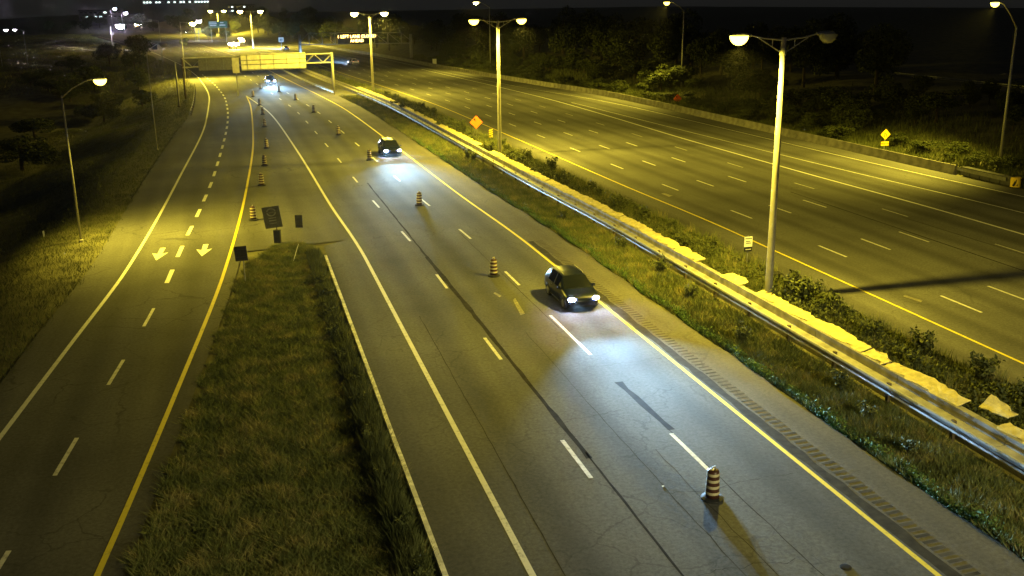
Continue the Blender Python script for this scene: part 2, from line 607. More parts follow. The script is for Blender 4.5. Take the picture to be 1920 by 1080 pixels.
def dashes(pos, starts, me, z, parent):
    for y in starts:
        o = link('lane_dash', me, parent, (pos(y), y, z))
        o.rotation_euler.z = -math.atan((pos(y + 3) - pos(y)) / 3)


dm = dash_mesh(0.15, 3.1, MAT['white'])
dm_old = dash_mesh(0.13, 3.0, MAT['white_old'])
dm_ramp = dash_mesh(0.26, 3.1, MAT['white_fresh'])
dashes(U(lane2_u), [4 + 12 * k for k in range(0, 34)], dm, 0.017, main_road)
dashes(U(lane2_u), [40.3, 43.0], dm, 0.021, main_road)
dashes(U(10.28), [4.6 + 12 * k for k in range(0, 34)], dm, 0.017, main_road)
for u, ph in ((35.2, 52.3), (38.85, 53.1), (42.45, 54.1), (46.05, 61.2)):
    dashes(U(u), [ph - 12 * 3 + 11.9 * k for k in range(0, 34)], dm if u < 46 else dm_old, 0.013, right_road)
dashes(lambda y: float(ramp_c(y)), [17.5, 26, 34, 42.5, 50.5], dm, 0.010, ramp_road)
dashes(lambda y: float(ramp_c(y)), [58.6 + 6.3 * k for k in range(0, 30)], dm_ramp, 0.010, ramp_road)


def arrow_mesh():
    # points toward -y
    sh = [(-0.17, 3.4), (0.17, 3.4), (0.15, 1.75), (0.50, 2.0), (0.0, 0.0), (-0.50, 2.0), (-0.15, 1.75)]
    return MB().add([(x, y, 0) for x, y in sh], [(0, 6, 5, 4, 3, 2, 1)[::-1]]).mesh('lane_arrow', MAT['white_fresh'])


am = arrow_mesh()
for x, y, r in ((-5.95, 64.4, 0.06), (-3.2, 64.6, 0.05)):
    o = link('lane_arrow', am, ramp_road, (x, y, 0.0105))
    o.rotation_euler.z = -r
# worn patches of old paint and a scuff on the right road
for x, y, w, L, r in ((33.1, 73.5, .5, 1.6, .1), (33.6, 42.5, .35, 1.4, .2), (13.0, 46.6, .26, 3.0, -.1), (12.75, 50.0, .22, 1.0, .2)):
    o = MB().add([(-w / 2, 0, 0), (w / 2, .2, 0), (w * .4, L, 0), (-w * .3, L * .9, 0)], [(0, 1, 2, 3)]).build('old_paint_patch', paint('patch_paint_%d' % int(y), (0.42, 0.37, 0.22), 0.60), right_road if x > 30 else main_road, loc=(x, y, 0.0135 if x > 30 else 0.0175))
    o.rotation_euler.z = r


# sealed seams and tar strips
def ribbon(name, pts, width, z, mat, parent):
    vs, fs = [], []
    for i, (x, y) in enumerate(pts):
        w = width * random.uniform(.7, 1.25) / 2
        vs += [(x - w, y, z), (x + w, y, z)]
        if i:
            k = 2 * i
            fs.append((k - 2, k - 1, k + 1, k))
    return MB().add(vs, fs).build(name, mat, parent)


def seam(x0, y0, x1, y1, width, jit, mat, z=0.0145, parent=None):
    n = max(6, int(abs(y1 - y0) / 0.8))
    pts = [(x0 + (x1 - x0) * k / n + random.uniform(-jit, jit), y0 + (y1 - y0) * k / n) for k in range(n + 1)]
    return ribbon('tar_seam', pts, width, z, mat, parent or main_road)


seam(10.75, 12, 10.75, 30.5, .08, .015, MAT['tar'])
seam(10.72, 30.0, 10.62, 46, .20, .015, MAT['tar'])
seam(10.62, 46, 10.5, 60, .28, .02, MAT['tar'])
seam(10.5, 60, 10.3, 88, .12, .02, MAT['tar'])
seam(7.5, 12, 7.9, 48, .035, .02, MAT['groove'])
seam(14.45, 31.4, 14.3, 36.5, .30, .02, MAT['tar'])
seam(14.5, 20, 14.35, 31.4, .04, .03, MAT['groove'])
seam(14.1, 44, 13.9, 66, .04, .02, MAT['groove'])
seam(12.4, 20, 12.35, 44, .03, .04, MAT['groove'])
seam(13.3, 20, 13.2, 30, .025, .05, MAT['groove'])
for y, x0, x1 in ((22.2, 10.9, 14.2), (26.8, 12.4, 17.0), (33.5, 10.9, 13.4), (38.6, 13.6, 17.2), (46, 10.6, 13)):
    n = 26
    vs, fs = [], []
    yy = y
    for k in range(n + 1):
        yy += random.uniform(-.08, .08)
        w = random.uniform(.006, .016)
        vs += [(x0 + (x1 - x0) * k / n, yy - w, .0146), (x0 + (x1 - x0) * k / n, yy + w, .0146)]
        if k:
            fs.append((2 * k - 2, 2 * k, 2 * k + 1, 2 * k - 1))
    MB().add(vs, fs).build('transverse_crack', MAT['groove'], main_road)
ribbon('tar_seam', [(45.9 - .02 * k, 28 + 2.2 * k) for k in range(16)], .07, .0125, MAT['tar'], right_road)
ribbon('tar_seam', [(42.9 + .01 * k, 26 + 2.2 * k) for k in range(22)], .12, .0125, MAT['tar'], right_road)
seam(17.90, 5, 17.88, 62, .42, .03, MAT['groove'], 0.0142)
# rumble strip beside the yellow line: groove shade painted as flat dark patches
rb = MB()
y = 6.0
while y < 62:
    w = 0.22 * min(1, 0.6 + 18 / y)
    x = 18.22 + random.uniform(-.02, .02)
    rb.add([(x - .02, y, .0125), (x + .48, y + .03, .0125), (x + .48, y + .03 + .14, .0125), (x - .02, y + .14, .0125)], [(0, 1, 2, 3)])
    y += 0.36
r_o = rb.build('rumble_strip', plain('rumble_groove_shade', (0.062, 0.057, 0.048), 0.95, var=0.45, scale=1.2, spec=0.05), shoulder)
r_o['kind'] = 'stuff'

# kerb of the traffic island, with its rounded nose
kp = []
for k in range(13):
    a = PI * k / 12
    kp.append((1.55 + 2.75 * math.cos(a) * 1.0, 62.5 + 3.6 * math.sin(a)))
kerb_path = [(4.4, -40), (4.4, 0), (4.4, 20), (4.4, 40), (4.4, 62.0)]
kb = MB()
prev = None
for (x, y), (x2, y2) in zip(kerb_path[:-1], kerb_path[1:]):
    n = max(1, int((y2 - y) / 4))
    for k in range(n):
        ya, yb = y + (y2 - y) * k / n, y + (y2 - y) * (k + 1) / n - .012
        j = random.uniform(-.006, .006)
        kb2 = MB().prism([(-.10, 0, -.05), (.09, 0, -.05), (.06, 0, .13), (-.10, 0, .14)], (0, yb - ya, 0))
        o = kb2.build('kerb_stone', MAT['kerb'], None, loc=(x + j, ya, 0))
        kb.v.append(o)
kerb_root = thing('kerb', None, None)
kerb_root['kind'] = 'structure'
for o in kb.v:
    o.parent = kerb_root


# ------------------------------------------------------------------ median barrier
barrier = thing('median_barrier', 'long low concrete barrier with stepped ledge running along the grassy median', 'barrier')
prof = [(23.95, 0, -.05), (24.78, 0, -.05), (24.76, 0, .84), (24.46, 0, .84), (24.44, 0, .47), (23.95, 0, .44)]
bs = MB().prism(prof, (0, 5.97, 0)).mesh('barrier_section', MAT['concrete'])
y = -16.0
while y < 330:
    o = link('barrier_section', bs, barrier, (float(shift(y)), y, 0))
    o.rotation_euler.z = 0
    dx = float(shift(y + 6) - shift(y))
    o.location.x = float(shift(y)) + 24.4 * (1 - math.cos(math.atan(dx / 6)))
    # rotate about the section's own start by shearing the origin
    a = -math.atan(dx / 6)
    o.rotation_euler.z = a
    c, s_ = math.cos(a), math.sin(a)
    o.location.x = float(shift(y)) + 24.4 - 24.4 * c
    o.location.y = y - 24.4 * s_
    y += 6


def guide_rail(label, pos, y0, y1, z0=.44, step=3.8, post_mat=None, rail_mat=None):
    root = thing('guide_rail', label, 'guide rail')
    ys = [y0]
    while ys[-1] < y1:
        ys.append(min(y1, ys[-1] + step / 2))
    prof = [(-.05, .15), (-.07, .20), (-.05, .27), (.03, .28), (.04, .16)]
    vs, fs = [], []
    for i, yy in enumerate(ys):
        for px, pz in prof:
            vs.append((pos(yy) + px, yy, z0 + pz))
        if i:
            n = len(prof)
            for k in range(n):
                fs.append(((i - 1) * n + k, (i - 1) * n + (k + 1) % n, i * n + (k + 1) % n, i * n + k))
    MB().add(vs, fs).build('rail', rail_mat or MAT['steel'], root)
    vs2 = [(x - .01, y, z - .21 + (.02 if z - z0 < .2 else -.03)) for x, y, z in vs]
    MB().add(vs2, fs).build('lower_rail', rail_mat or MAT['steel_dull'], root)
    pm = MB().box((0, 0, .34), (.12, .16, .78)).mesh('rail_post', post_mat or MAT['wood'])
    for yy in ys[::2]:
        link('rail_post', pm, root, (pos(yy) + .10, yy, 0))
    return root


guide_rail('thin silver steel guide rail in front of the long concrete median barrier', U(23.7), -14, 176, .40)
guide_rail('short steel guide rail lit blue white by headlights ahead of the sign gantry post',
           catmull([176, 178.7, 217.6, 285, 348], [16.2, 15.9, 12.2, 7.2, -1.0]), 178.7, 300, .42)
guide_rail('pale curved guide rail end on the left edge of the ramp', lambda y: float(ramp_edge(y)) + .25, 153, 208, .40)
guide_rail('faint guide rail on the dark bank behind the right hand bushes', lambda y: 96 + (y - 70) * .02, 66, 135, 3.9, post_mat=MAT['steel_dull'], rail_mat=MAT['steel_dull'])


def cover_sheet(y0, y1, label, lift=0.0, x_off=0.0, twist=0.0, width=0.72):
    n = max(6, int((y1 - y0) / 0.22))
    m = 5
    vs, fs = [], []
    ed = [0.0, 0.0]
    for i in range(n + 1):
        y = y0 + (y1 - y0) * i / n
        t = i / n
        end = min(t, 1 - t) * (y1 - y0)
        pinch = 1 - 0.12 * math.exp(-end / .25)
        ed[0] = ed[0] * .4 + random.uniform(-.06, .06) + (.22 if random.random() < .10 else 0)
        ed[1] = ed[1] * .5 + random.uniform(-.09, .09) - (.2 if random.random() < .07 else 0)
        for k in range(m + 1):
            c = k / m
            x = 24.50 + x_off + float(shift(y)) + c * width * pinch + (ed[0] if k == 0 else 0) + (ed[1] if k == m else 0)
            z = .865 + .13 * c + .02 * math.sin(y * 2.1 + k) + random.uniform(-.012, .012) + lift * (1 - t) + twist * c * t
            vs.append((x, y, z))
    w = m + 1
    for i in range(n):
        for k in range(m):
            fs.append((i * w + k, i * w + k + 1, (i + 1) * w + k + 1, (i + 1) * w + k))
    # give the sheet a real thickness
    top = len(vs)
    vs2 = [(x, y, z - .035) for x, y, z in vs]
    fs2 = [tuple(top + a for a in f[::-1]) for f in fs]
    rim = []
    for i in range(n):
        rim.append((i * w, (i + 1) * w, top + (i + 1) * w, top + i * w))
        rim.append((i * w + m, top + i * w + m, top + (i + 1) * w + m, (i + 1) * w + m))
    for k in range(m):
        rim.append((k, top + k, top + k + 1, k + 1))
        rim.append((n * w + k, n * w + k + 1, top + n * w + k + 1, top + n * w + k))
    o = MB().add(vs + vs2, fs + fs2 + rim).build('cover_sheet', MAT['sheet'])
    return tag(o, label, 'cover sheet', 'ragged white cover sheets along the median barrier')


cover_sheet(15, 26.6, 'ragged white cover sheet on the barrier cut off by the right edge of the photo')
cover_sheet(26.9, 28.3, 'loose white cover sheet flapped up at an angle, second from the right edge', .12, .75, .30, .5)
cover_sheet(28.6, 33.0, 'white cover sheet on the barrier between the flapped piece and the shortest piece')
cover_sheet(33.15, 34.6, 'shortest flat white cover sheet on the barrier, between two long ones')
cover_sheet(34.75, 44.0, 'long bright white cover sheet starting at the foot of the nearest tall lamp post', x_off=.05)
cover_sheet(45.6, 50.6 - 3.0, 'white cover sheet ending just behind the nearest tall lamp post')
cover_sheet(50.8, 63.5, 'white cover sheet beyond the bare concrete gap behind the nearest lamp post')
cover_sheet(63.7, 79.0, 'long white cover sheet midway between the two nearest median lamp posts')
cover_sheet(79.2, 97.0, 'white cover sheet ending at the foot of the second median lamp post')
cover_sheet(101.8, 121.0, 'white cover sheet just beyond the second median lamp post, partly under weeds')
cover_sheet(123.5, 150.0, 'thin far cover sheet in the middle of the median beyond the orange sign', width=.6)
cover_sheet(152, 182.0, 'farthest bright cover sheet at the foot of the third median lamp post')

# ------------------------------------------------------------------ right barrier and crash cushion
rbar = thing('roadside_barrier', 'long concrete barrier along the far edge of the right carriageway', 'barrier')
rsec = MB().prism([(0, 0, -.05), (.55, 0, -.05), (.40, 0, .82), (.22, 0, .82), (.14, 0, .32)], (0, 5.97, 0)).mesh('barrier_section', MAT['concrete_dark'])
y = 75.0
while y < 420:
    x0 = float(rightedge_u(y) + shift(y))
    x1 = float(rightedge_u(y + 6) + shift(y + 6))
    o = link('barrier_section', rsec, rbar, (x0 + .05, y, 0))
    o.rotation_euler.z = -math.atan((x1 - x0) / 6)
    y += 6
cush = thing('crash_cushion', 'dark crash cushion with a black and yellow nose at the end of the right barrier', 'crash cushion', (61.45, 67.6, 0))
for k in range(5):
    MB().box((.12, 1.3 + k * 1.22, .42), (.62 + .02 * k, 1.15, .70)).build('cushion_bay', MAT['sign_back_dark'], cush)
MB().box((-.23, 4.3, .55), (.04, 6.2, .3)).box((.48, 4.3, .55), (.04, 6.2, .3)).build('side_panel', MAT['sign_back'], cush)
nose = MB()
pr = [(.12 + .42 * math.cos(PI + PI * k / 8), .62 + .55 * math.sin(PI + PI * k / 8), 0.06) for k in range(9)]
nose.prism(pr, (0, 0, .78))
no = nose.build('nose', MAT['sign_yellow'], cush)
for k in range(3):
    MB().box((-.18 + .3 * k, .16 + .06 * abs(k - 1), .46), (.11, .12, .66), Matrix.Rotation(.5, 3, 'Y')).build('chevron_stripe', MAT['black'], no)


# ------------------------------------------------------------------ lamps
def spot(name, loc, power, col, parent=None, size=172, blend=0.2, radius=0.15, aim=None):
    d = bpy.data.lights.new(name, 'SPOT')
    d.energy = power
    d.color = col
    d.spot_size = math.radians(size)
    d.spot_blend = blend
    d.shadow_soft_size = radius
    o = bpy.data.objects.new(name, d)
    COL.objects.link(o)
    o.location = loc
    if aim is not None:
        o.rotation_euler = Vector(aim).to_track_quat('-Z', 'Y').to_euler()
    if parent is not None:
        o.parent = parent
    return o


def lamp_head_parts(root, p, dirx, lit, big=1.0, white=False):
    """cobra-head luminaire at p; dirx = +1/-1 the way it points"""
    hb = MB()
    ring = []
    st = [(-.35, .07, .05), (-.2, .12, .08), (0, .17, .11), (.25, .19, .12), (.45, .15, .09), (.55, .05, .03)]
    vs, fs = [], []
    n = 10
    for i, (t, w, h) in enumerate(st):
        for k in range(n):
            a = 2 * PI * k / n
            vs.append((p[0] + dirx * t * big, p[1] + w * big * math.cos(a), p[2] + .05 + h * big * math.sin(a)))
        if i:
            for k in range(n):
                fs.append(((i - 1) * n + k, (i - 1) * n + (k + 1) % n, i * n + (k + 1) % n, i * n + k))
    fs.append(tuple(range(n)))
    fs.append(tuple((len(st) - 1) * n + k for k in range(n)))
    hd = hb.add(vs, fs).build('lamp_head', MAT['housing'], root, smooth=True)
    lb = MB()
    vs, fs = [], []
    cx = p[0] + dirx * .22 * big
    m = 5
    for j in range(m + 1):
        b = (PI / 2) * j / m
        for k in range(12):
            a = 2 * PI * k / 12
            vs.append((cx + .42 * big * math.cos(a) * math.cos(b), p[1] + .32 * big * math.sin(a) * math.cos(b), p[2] + .02 - .40 * big * math.sin(b)))
        if j:
            for k in range(12):
                fs.append(((j - 1) * 12 + k, (j - 1) * 12 + (k + 1) % 12, j * 12 + (k + 1) % 12, j * 12 + k))
    lm = MAT['lens_off'] if not lit else (MAT['lens_white'] if white else MAT['lens_near'] if big < 1.3 else MAT['lens_on'])
    lb.add(vs, fs).build('lamp_lens', lm, hd, smooth=True)
    return (cx, p[1], p[2] - .45 * big)


def double_lamp(x, y, h, label, lit=(True, True), power=LAMP_W, reach=2.2, big=1.0, lights=True, col=SODIUM, size=172, blend=.5):
    root = thing('street_lamp', label, 'street lamp', (x, y, 0), 0, 'double armed median lamp posts')
    MB().tube([(0, 0, -.1), (0, 0, .25), (0, 0, h * .5), (0, 0, h)], [.21, .205, .17, .125], 14).build('pole', MAT['pole'], root, smooth=True)
    MB().lathe([(.30, -.1), (.30, .16), (.22, .22)], 14).build('base', MAT['concrete'], root)
    MB().lathe([(.155, h - .86), (.165, h - .84), (.165, h - .62), (.155, h - .60)], 12).build('bracket_band', MAT['steel'], root)
    for i, sx in enumerate((-1, 1)):
        ar = MB().tube([(sx * .1, 0, h - .12), (sx * reach * .5, 0, h - .02), (sx * reach * .75, 0, h + .1), (sx * (reach - .3), 0, h + .13)], [.045, .04, .035, .03], 8).build('arm', MAT['pole_steel'], root)
        MB().tube([(sx * .12, 0, h - .73), (sx * reach * .62, 0, h - .01)], .028, 6).build('brace', MAT['pole_steel'], ar)
        MB().tube([(sx * reach * .28, 0, h - .48), (sx * reach * .28, 0, h - .08)], .02, 6).build('strut', MAT['pole_steel'], ar)
        q = lamp_head_parts(root, (sx * reach, 0, h + .1), sx, lit[i], big)
        if lit[i] and lights:
            spot('lamp_light', q, power, col, root, size, blend)
    return root


def single_lamp(x, y, h, dx, dz, label, group, r=.12, lit=True, power=LAMP_W, big=1.0, white=False, lights=True, arm=True, aim=None, size=172):
    root = thing('street_lamp', label, 'street lamp', (x, y, 0), 0, group)
    MB().tube([(0, 0, -.2), (0, 0, h * .5), (0, 0, h)], [r, r * .85, r * .65], 10).build('pole', MAT['pole_steel'], root, smooth=True)
    MB().lathe([(r * 2, -.2), (r * 2, .08), (r * 1.2, .14)], 10).build('base', MAT['concrete'], root)
    if arm:
        sx = 1 if dx > 0 else -1
        MB().tube([(0, 0, h - .12), (dx * .3, 0, h + dz * .45), (dx * .68, 0, h + dz * .92), (dx - sx * .3, 0, h + dz + .05)], [r * .5, r * .42, r * .38, r * .35], 8).build('arm', MAT['pole_steel'], root, smooth=True)
        q = lamp_head_parts(root, (dx, 0, h + dz), sx, lit, big, white)
        if lit and lights:
            spot('lamp_light', q, power, SODIUM if not white else (.85, .88, 1.0), root, size, .9, .15, aim)
    return root


double_lamp(26.25, 45.5, 13.5, 'nearest tall median lamp post, right lamp of its two unlit', (True, False), big=1.15)
double_lamp(25.7, 100.5, 13.5, 'second tall median lamp post beside the orange diamond sign, both lamps lit', big=1.25)
double_lamp(22.2, 174, 13.65, 'third median lamp post just right of the overhead sign gantry, both lamps lit', big=1.45, size=176, blend=.1)
double_lamp(6.2, 387, 13.0, 'fourth far median lamp post behind the sign gantry boards, both lamps lit', reach=3.1, big=2.2, power=LAMP_W * 2.6, size=172, blend=.2)
double_lamp(-8.0, 574, 12.3, 'farthest twin median lamp post near the top left lights', reach=2.9, big=2.6, power=LAMP_W * 2.6, size=172, blend=.2)
double_lamp(26.25, -12, 13.5, 'median lamp post behind the camera lighting the near lanes', col=(1.0, 0.90, 0.42), size=172, blend=.2)
RG = 'single armed lamp posts along the right bushes'
single_lamp(68.8, 78.4, 12.6, -2.4, 2.1, 'pale leaning lamp post at the right edge behind the crash cushion', RG, .15, power=LAMP_W * 2.0, aim=(-.75, .4, -1), size=116)
single_lamp(69.1, 151, 13.75, -2.7, 1.15, 'lamp post standing behind the small orange diamond sign at the bushes', RG, .13, big=1.2, power=LAMP_W * 1.9, aim=(-.8, 0, -1), size=126)
single_lamp(55.3, 223.6, 14.2, -2.8, 1.0, 'farthest lamp post at the right bushes, seen behind the second median post', RG, .12, big=1.3, aim=(-.8, 0, -1), size=126)
LG = 'slim lamp posts along the left ramp'
single_lamp(-11.3, 71.7, 9.8, 2.25, .95, 'slim lamp post with bright yellow lamp on the dark left verge', LG, .085, aim=(.75, -.15, -1), size=150, power=LAMP_W * .95)
single_lamp(-9.4, 117.5, 10.6, 1.6, .8, 'slim unlit lamp post on the left verge beyond the bright one', LG, .07, lit=False)
single_lamp(-10.9, 228, 12.1, 2.2, -.3, 'yellow lit lamp post rising past the left end of the sign gantry', LG, .09, big=1.6, aim=(.5, -.5, -1), size=150, power=LAMP_W * 2.6)
single_lamp(-20.0, 300, 11.4, -1.9, .2, 'small far lamp post with arm to the left behind the gantry', LG, .09, lit=False, big=1.2)
single_lamp(-9.4, 168, 6.9, 0, 0, 'short dark wooden utility post left of the ramp near the gantry', None, .16, arm=False).children[0].data.materials[0] = MAT['wood']
FG = 'far lights near the horizon'
single_lamp(-17.0, 480, 8.2, 1.6, .5, 'far white lamp above a small yellow sign near the horizon', FG, .1, big=2.6, white=True, power=LAMP_W * .2)
single_lamp(-43.5, 400, 9.5, 2.6, -.7, 'brightest bluish white lamp over the round dark tree at upper left', FG, .1, big=3.6, white=True, lights=False)
single_lamp(-72.5, 680, 13.8, 2.0, .2, 'upper of two small bluish lamps near the horizon at upper left', FG, .12, big=2.2, white=True, lights=False)
single_lamp(-66.5, 680, 11.2, 2.0, .2, 'lower of two small bluish lamps near the horizon at upper left', FG, .12, big=2.6, white=True, lights=False)
single_lamp(-61.0, 300, 9.6, 2.0, .1, 'left one of two tiny white lights in the dark at the left edge', FG, .08, big=1.0, white=True, lights=False)
single_lamp(-54.6, 300, 9.6, -1.9, .1, 'right one of two tiny white lights in the dark at the left edge', FG, .08, big=.8, white=True, lights=False)


# ------------------------------------------------------------------ sign gantries
def bar(root, name, a, b, r, mat, n=6):
    return MB().tube([a, b], r, n).build(name, mat, root)


g1 = thing('sign_gantry', 'overhead sign gantry seen from behind, carrying two big boards over the main road', 'sign gantry')
XA, XB, YG = -9.0, 16.6, 186.0


def gy1(x):
    return 182 + (x - XA) / (XB - XA) * 4.0


for px in (XA, XB):
    MB().tube([(px, gy1(px), -.1), (px, gy1(px), 6.95)], [.26, .22] if px > 0 else [.17, .15], 12).build('post', MAT['pole_steel'] if px > 0 else MAT['wood'], g1, smooth=True)
for dy in (-.75, .75):
    for z in (5.2, 6.75):
        bar(g1, 'chord', (XA, gy1(XA) + dy, z), (XB, gy1(XB) + dy, z), .085, MAT['pole_steel'])
nb = 16
for k in range(nb):
    xa, xb = XA + (XB - XA) * k / nb, XA + (XB - XA) * (k + 1) / nb
    z0, z1 = (5.2, 6.75) if k % 2 else (6.75, 5.2)
    bar(g1, 'brace', (xa, gy1(xa) - .75, z0), (xb, gy1(xb) - .75, z1), .04, MAT['pole_steel'])
    bar(g1, 'brace', (xa, gy1(xa) + .75, z0), (xb, gy1(xb) + .75, z1), .055, MAT['pole_steel'])
    bar(g1, 'brace', (xa, gy1(xa) - .75, 6.75), (xa, gy1(xa) + .75, 6.75), .05, MAT['pole_steel'])
for (xa, xb, z0, z1) in ((.6, 11.85, 4.38, 7.15), (-6.4, -.9, 4.6, 6.7)):
    bx = (xa + xb) / 2
    W, Hh = xb - xa, z1 - z0
    brd = MB().box((bx, gy1(bx) - 1.15, (z0 + z1) / 2), (W, .08, Hh), Matrix.Rotation(math.atan(4 / (XB - XA)), 3, 'Z')).build('sign_board', MAT['board'] if xa > 0 else MAT['sign_back'], g1)  # left board's darker material puts the lamp's falloff into its colour
    for zz in (z0 + .12, z0 + Hh * .36, z0 + Hh * .62, z1 - .14):
        MB().box((bx, gy1(bx) - 1.23, zz), (W, .08, .08), Matrix.Rotation(math.atan(4 / (XB - XA)), 3, 'Z')).build('back_rail', MAT['sign_back'], brd)
    nv = int(W / 1.9)
    for k in range(nv):
        xx = xa + W * (k + .5) / nv
        MB().box((xx, gy1(xx) - 1.225, (z0 + z1) / 2), (.05, .06, Hh - .1), None).build('back_post', MAT['steel_dull'], brd)
MB().box((-.25, gy1(0) - 1.0, 5.3), (1.15, .08, 2.6)).build('sign_board', MAT['board'], g1)
MB().box((-.25, gy1(0) + .3, 2.0), (.25, .25, 4.1)).build('post', MAT['pole_steel'], g1)

g2 = thing('sign_gantry', 'dark far truss gantry with an orange lit message sign over the right carriageway', 'sign gantry')
XL, XR = 18.2, 48.1


def gy2(x):
    return 305 + (x - XL) / (XR - XL) * -17


for px in (XL, XR):
    MB().tube([(px, gy2(px), -.1), (px, gy2(px), 6.8)], [.45, .4], 12).build('post', MAT['pole_steel'], g2, smooth=True)
nodes_t = [XL + 2.6 + (XR - XL - 5.2) * k / 7 for k in range(8)]
for dy in (-.9, .9):
    bar(g2, 'chord', (nodes_t[0], gy2(nodes_t[0]) + dy, 7.2), (nodes_t[-1], gy2(nodes_t[-1]) + dy, 7.2), .11, MAT['pole_steel'])
    bar(g2, 'chord', (XL, gy2(XL) + dy, 3.9), (XR, gy2(XR) + dy, 4.3), .11, MAT['pole_steel'])
bar(g2, 'chord', (XL, gy2(XL), 4.6), (nodes_t[0], gy2(nodes_t[0]), 7.2), .11, MAT['pole_steel'])
bar(g2, 'chord', (XR, gy2(XR), 5.0), (nodes_t[-1], gy2(nodes_t[-1]), 7.2), .11, MAT['pole_steel'])
for k in range(8):
    x = nodes_t[k]
    bar(g2, 'upright', (x, gy2(x) - .9, 4.0), (x, gy2(x) - .9, 7.2), .13, MAT['pole_steel'])
    if k < 7:
        x2 = nodes_t[k + 1]
        bar(g2, 'brace', (x, gy2(x) - .9, 7.2), (x2, gy2(x2) - .9, 4.1), .08, MAT['pole_steel'])
vb = MB().box((34.0, gy2(34) - 1.6, 5.75), (11.5, .9, 3.0), Matrix.Rotation(math.atan(-17 / 29.9), 3, 'Z') if False else None).build('message_panel', MAT['black'], g2)


def text_mesh(txt, size, mat, extrude=0.0):
    cu = bpy.data.curves.new('lettering', 'FONT')
    cu.body = txt
    cu.size = size
    cu.align_x = 'CENTER'
    cu.align_y = 'CENTER'
    cu.extrude = extrude
    cu.resolution_u = 2
    to = bpy.data.objects.new('lettering', cu)
    COL.objects.link(to)
    dg = bpy.context.evaluated_depsgraph_get()
    me = bpy.data.meshes.new_from_object(to.evaluated_get(dg))
    bpy.data.objects.remove(to)
    bpy.data.curves.remove(cu)
    me.name = 'lettering'
    me.materials.clear()
    me.materials.append(mat)
    return me


for txt, zz, sz in (('1 LEFT LANE CLOSED', 6.25, 1.15), ('AHEAD', 5.05, 1.15)):
    o = link('lettering', text_mesh(txt, sz, MAT['vms_on']), vb, (33.6, gy2(34) - 2.08, zz))
    o.rotation_euler = (PI / 2, 0, 0)


# ------------------------------------------------------------------ roadside signs
def sign_post(root, h, r=.04, mat='steel_dull'):
    return MB().box((0, .05, h / 2), (r * 2, r * 2, h)).build('post', MAT[mat], root)


def plate_shape(kind, w, h, cz):
    if kind == 'diamond':
        return [(-w / 2, 0, cz), (0, 0, cz - h / 2), (w / 2, 0, cz), (0, 0, cz + h / 2)]
    return [(-w / 2, 0, cz - h / 2), (w / 2, 0, cz - h / 2), (w / 2, 0, cz + h / 2), (-w / 2, 0, cz + h / 2)]


def plate(root, name, kind, w, h, cz, mat, y=-.02, parent=None):
    return MB().prism(plate_shape(kind, w, h, cz), (0, .025, 0), (0, y, 0)).build(name, MAT[mat], parent or root)


def flat(pts, y, mat, parent, name='symbol'):
    return MB().prism([(x, 0, z) for x, z in pts], (0, .006, 0), (0, y, 0)).build(name, MAT[mat], parent)


def ngon(cx, cz, r, n=10):
    return [(cx + r * math.cos(2 * PI * k / n), cz + r * math.sin(2 * PI * k / n)) for k in range(n)]


def bars(parent, cx, cz, w, h, n, y, mat='black'):
    """rows of lettering too small to read, as raised strokes"""
    mb = MB()
    rowh = h / n
    for i in range(n):
        x = cx - w / 2
        z = cz + h / 2 - rowh * (i + .5)
        while x < cx + w / 2 - .03:
            L = random.uniform(.03, .07)
            mb.box((x + L / 2, y, z), (L, .006, rowh * .5))
            x += L + .018
    return mb.build('lettering', MAT[mat], parent)


# orange work-zone diamonds
for (x, y, cz, w, label) in ((26.05, 112.7, 2.02, 1.52, 'larger orange diamond road work sign in the median left of the second lamp post'),
                             (64.3, 141.7, .78, 1.38, 'smaller orange diamond sign at the foot of the bushes by a lamp post')):
    t = thing('construction_sign', label, 'road sign', (x, y, 0), 0, 'orange diamond work signs')
    pl = plate(t, 'sign_plate', 'diamond', w, w, cz, 'sign_orange')
    flat(ngon(-.12 * w, cz + .22 * w, .075 * w), -.03, 'black', pl)
    flat([(-.20 * w, cz + .20 * w), (-.06 * w, cz + .13 * w), (0, cz + .06 * w), (-.10 * w, cz + .10 * w)], -.03, 'black', pl)
    MB().tube([(-.1, .05, cz - .5 * w), (-.45, .35, -.02)], .025, 6).build('leg', MAT['steel_dull'], t)
    MB().tube([(.1, .05, cz - .5 * w), (.45, .35, -.02)], .025, 6).build('leg', MAT['steel_dull'], t)
    MB().tube([(0, .05, cz + .4 * w), (0, .05, 0)], .025, 6).build('upright', MAT['steel_dull'], t)

# yellow merge diamond with distance tab
t = thing('merge_sign', 'yellow diamond merge sign with a 400 m tab behind the right barrier', 'road sign', (63.95, 89.4, 0))
sign_post(t, 2.2)
pl = plate(t, 'sign_plate', 'diamond', 1.16, 1.10, 1.70, 'sign_yellow')
flat([(-.14, 1.42), (-.08, 1.42), (-.08, 1.92), (-.05, 1.92), (-.11, 2.03), (-.17, 1.92), (-.14, 1.92)], -.03, 'black', pl)
flat([(.14, 1.42), (.19, 1.42), (.16, 1.62), (.0, 1.84), (-.04, 1.80), (.10, 1.62)], -.03, 'black', pl)
pl = plate(t, 'distance_tab', 'rect', .92, .44, .75, 'sign_yellow')
o = link('lettering', text_mesh('400 m', .34, MAT['black']), pl, (0, -.026, .75))
o.rotation_euler = (PI / 2, 0, 0)

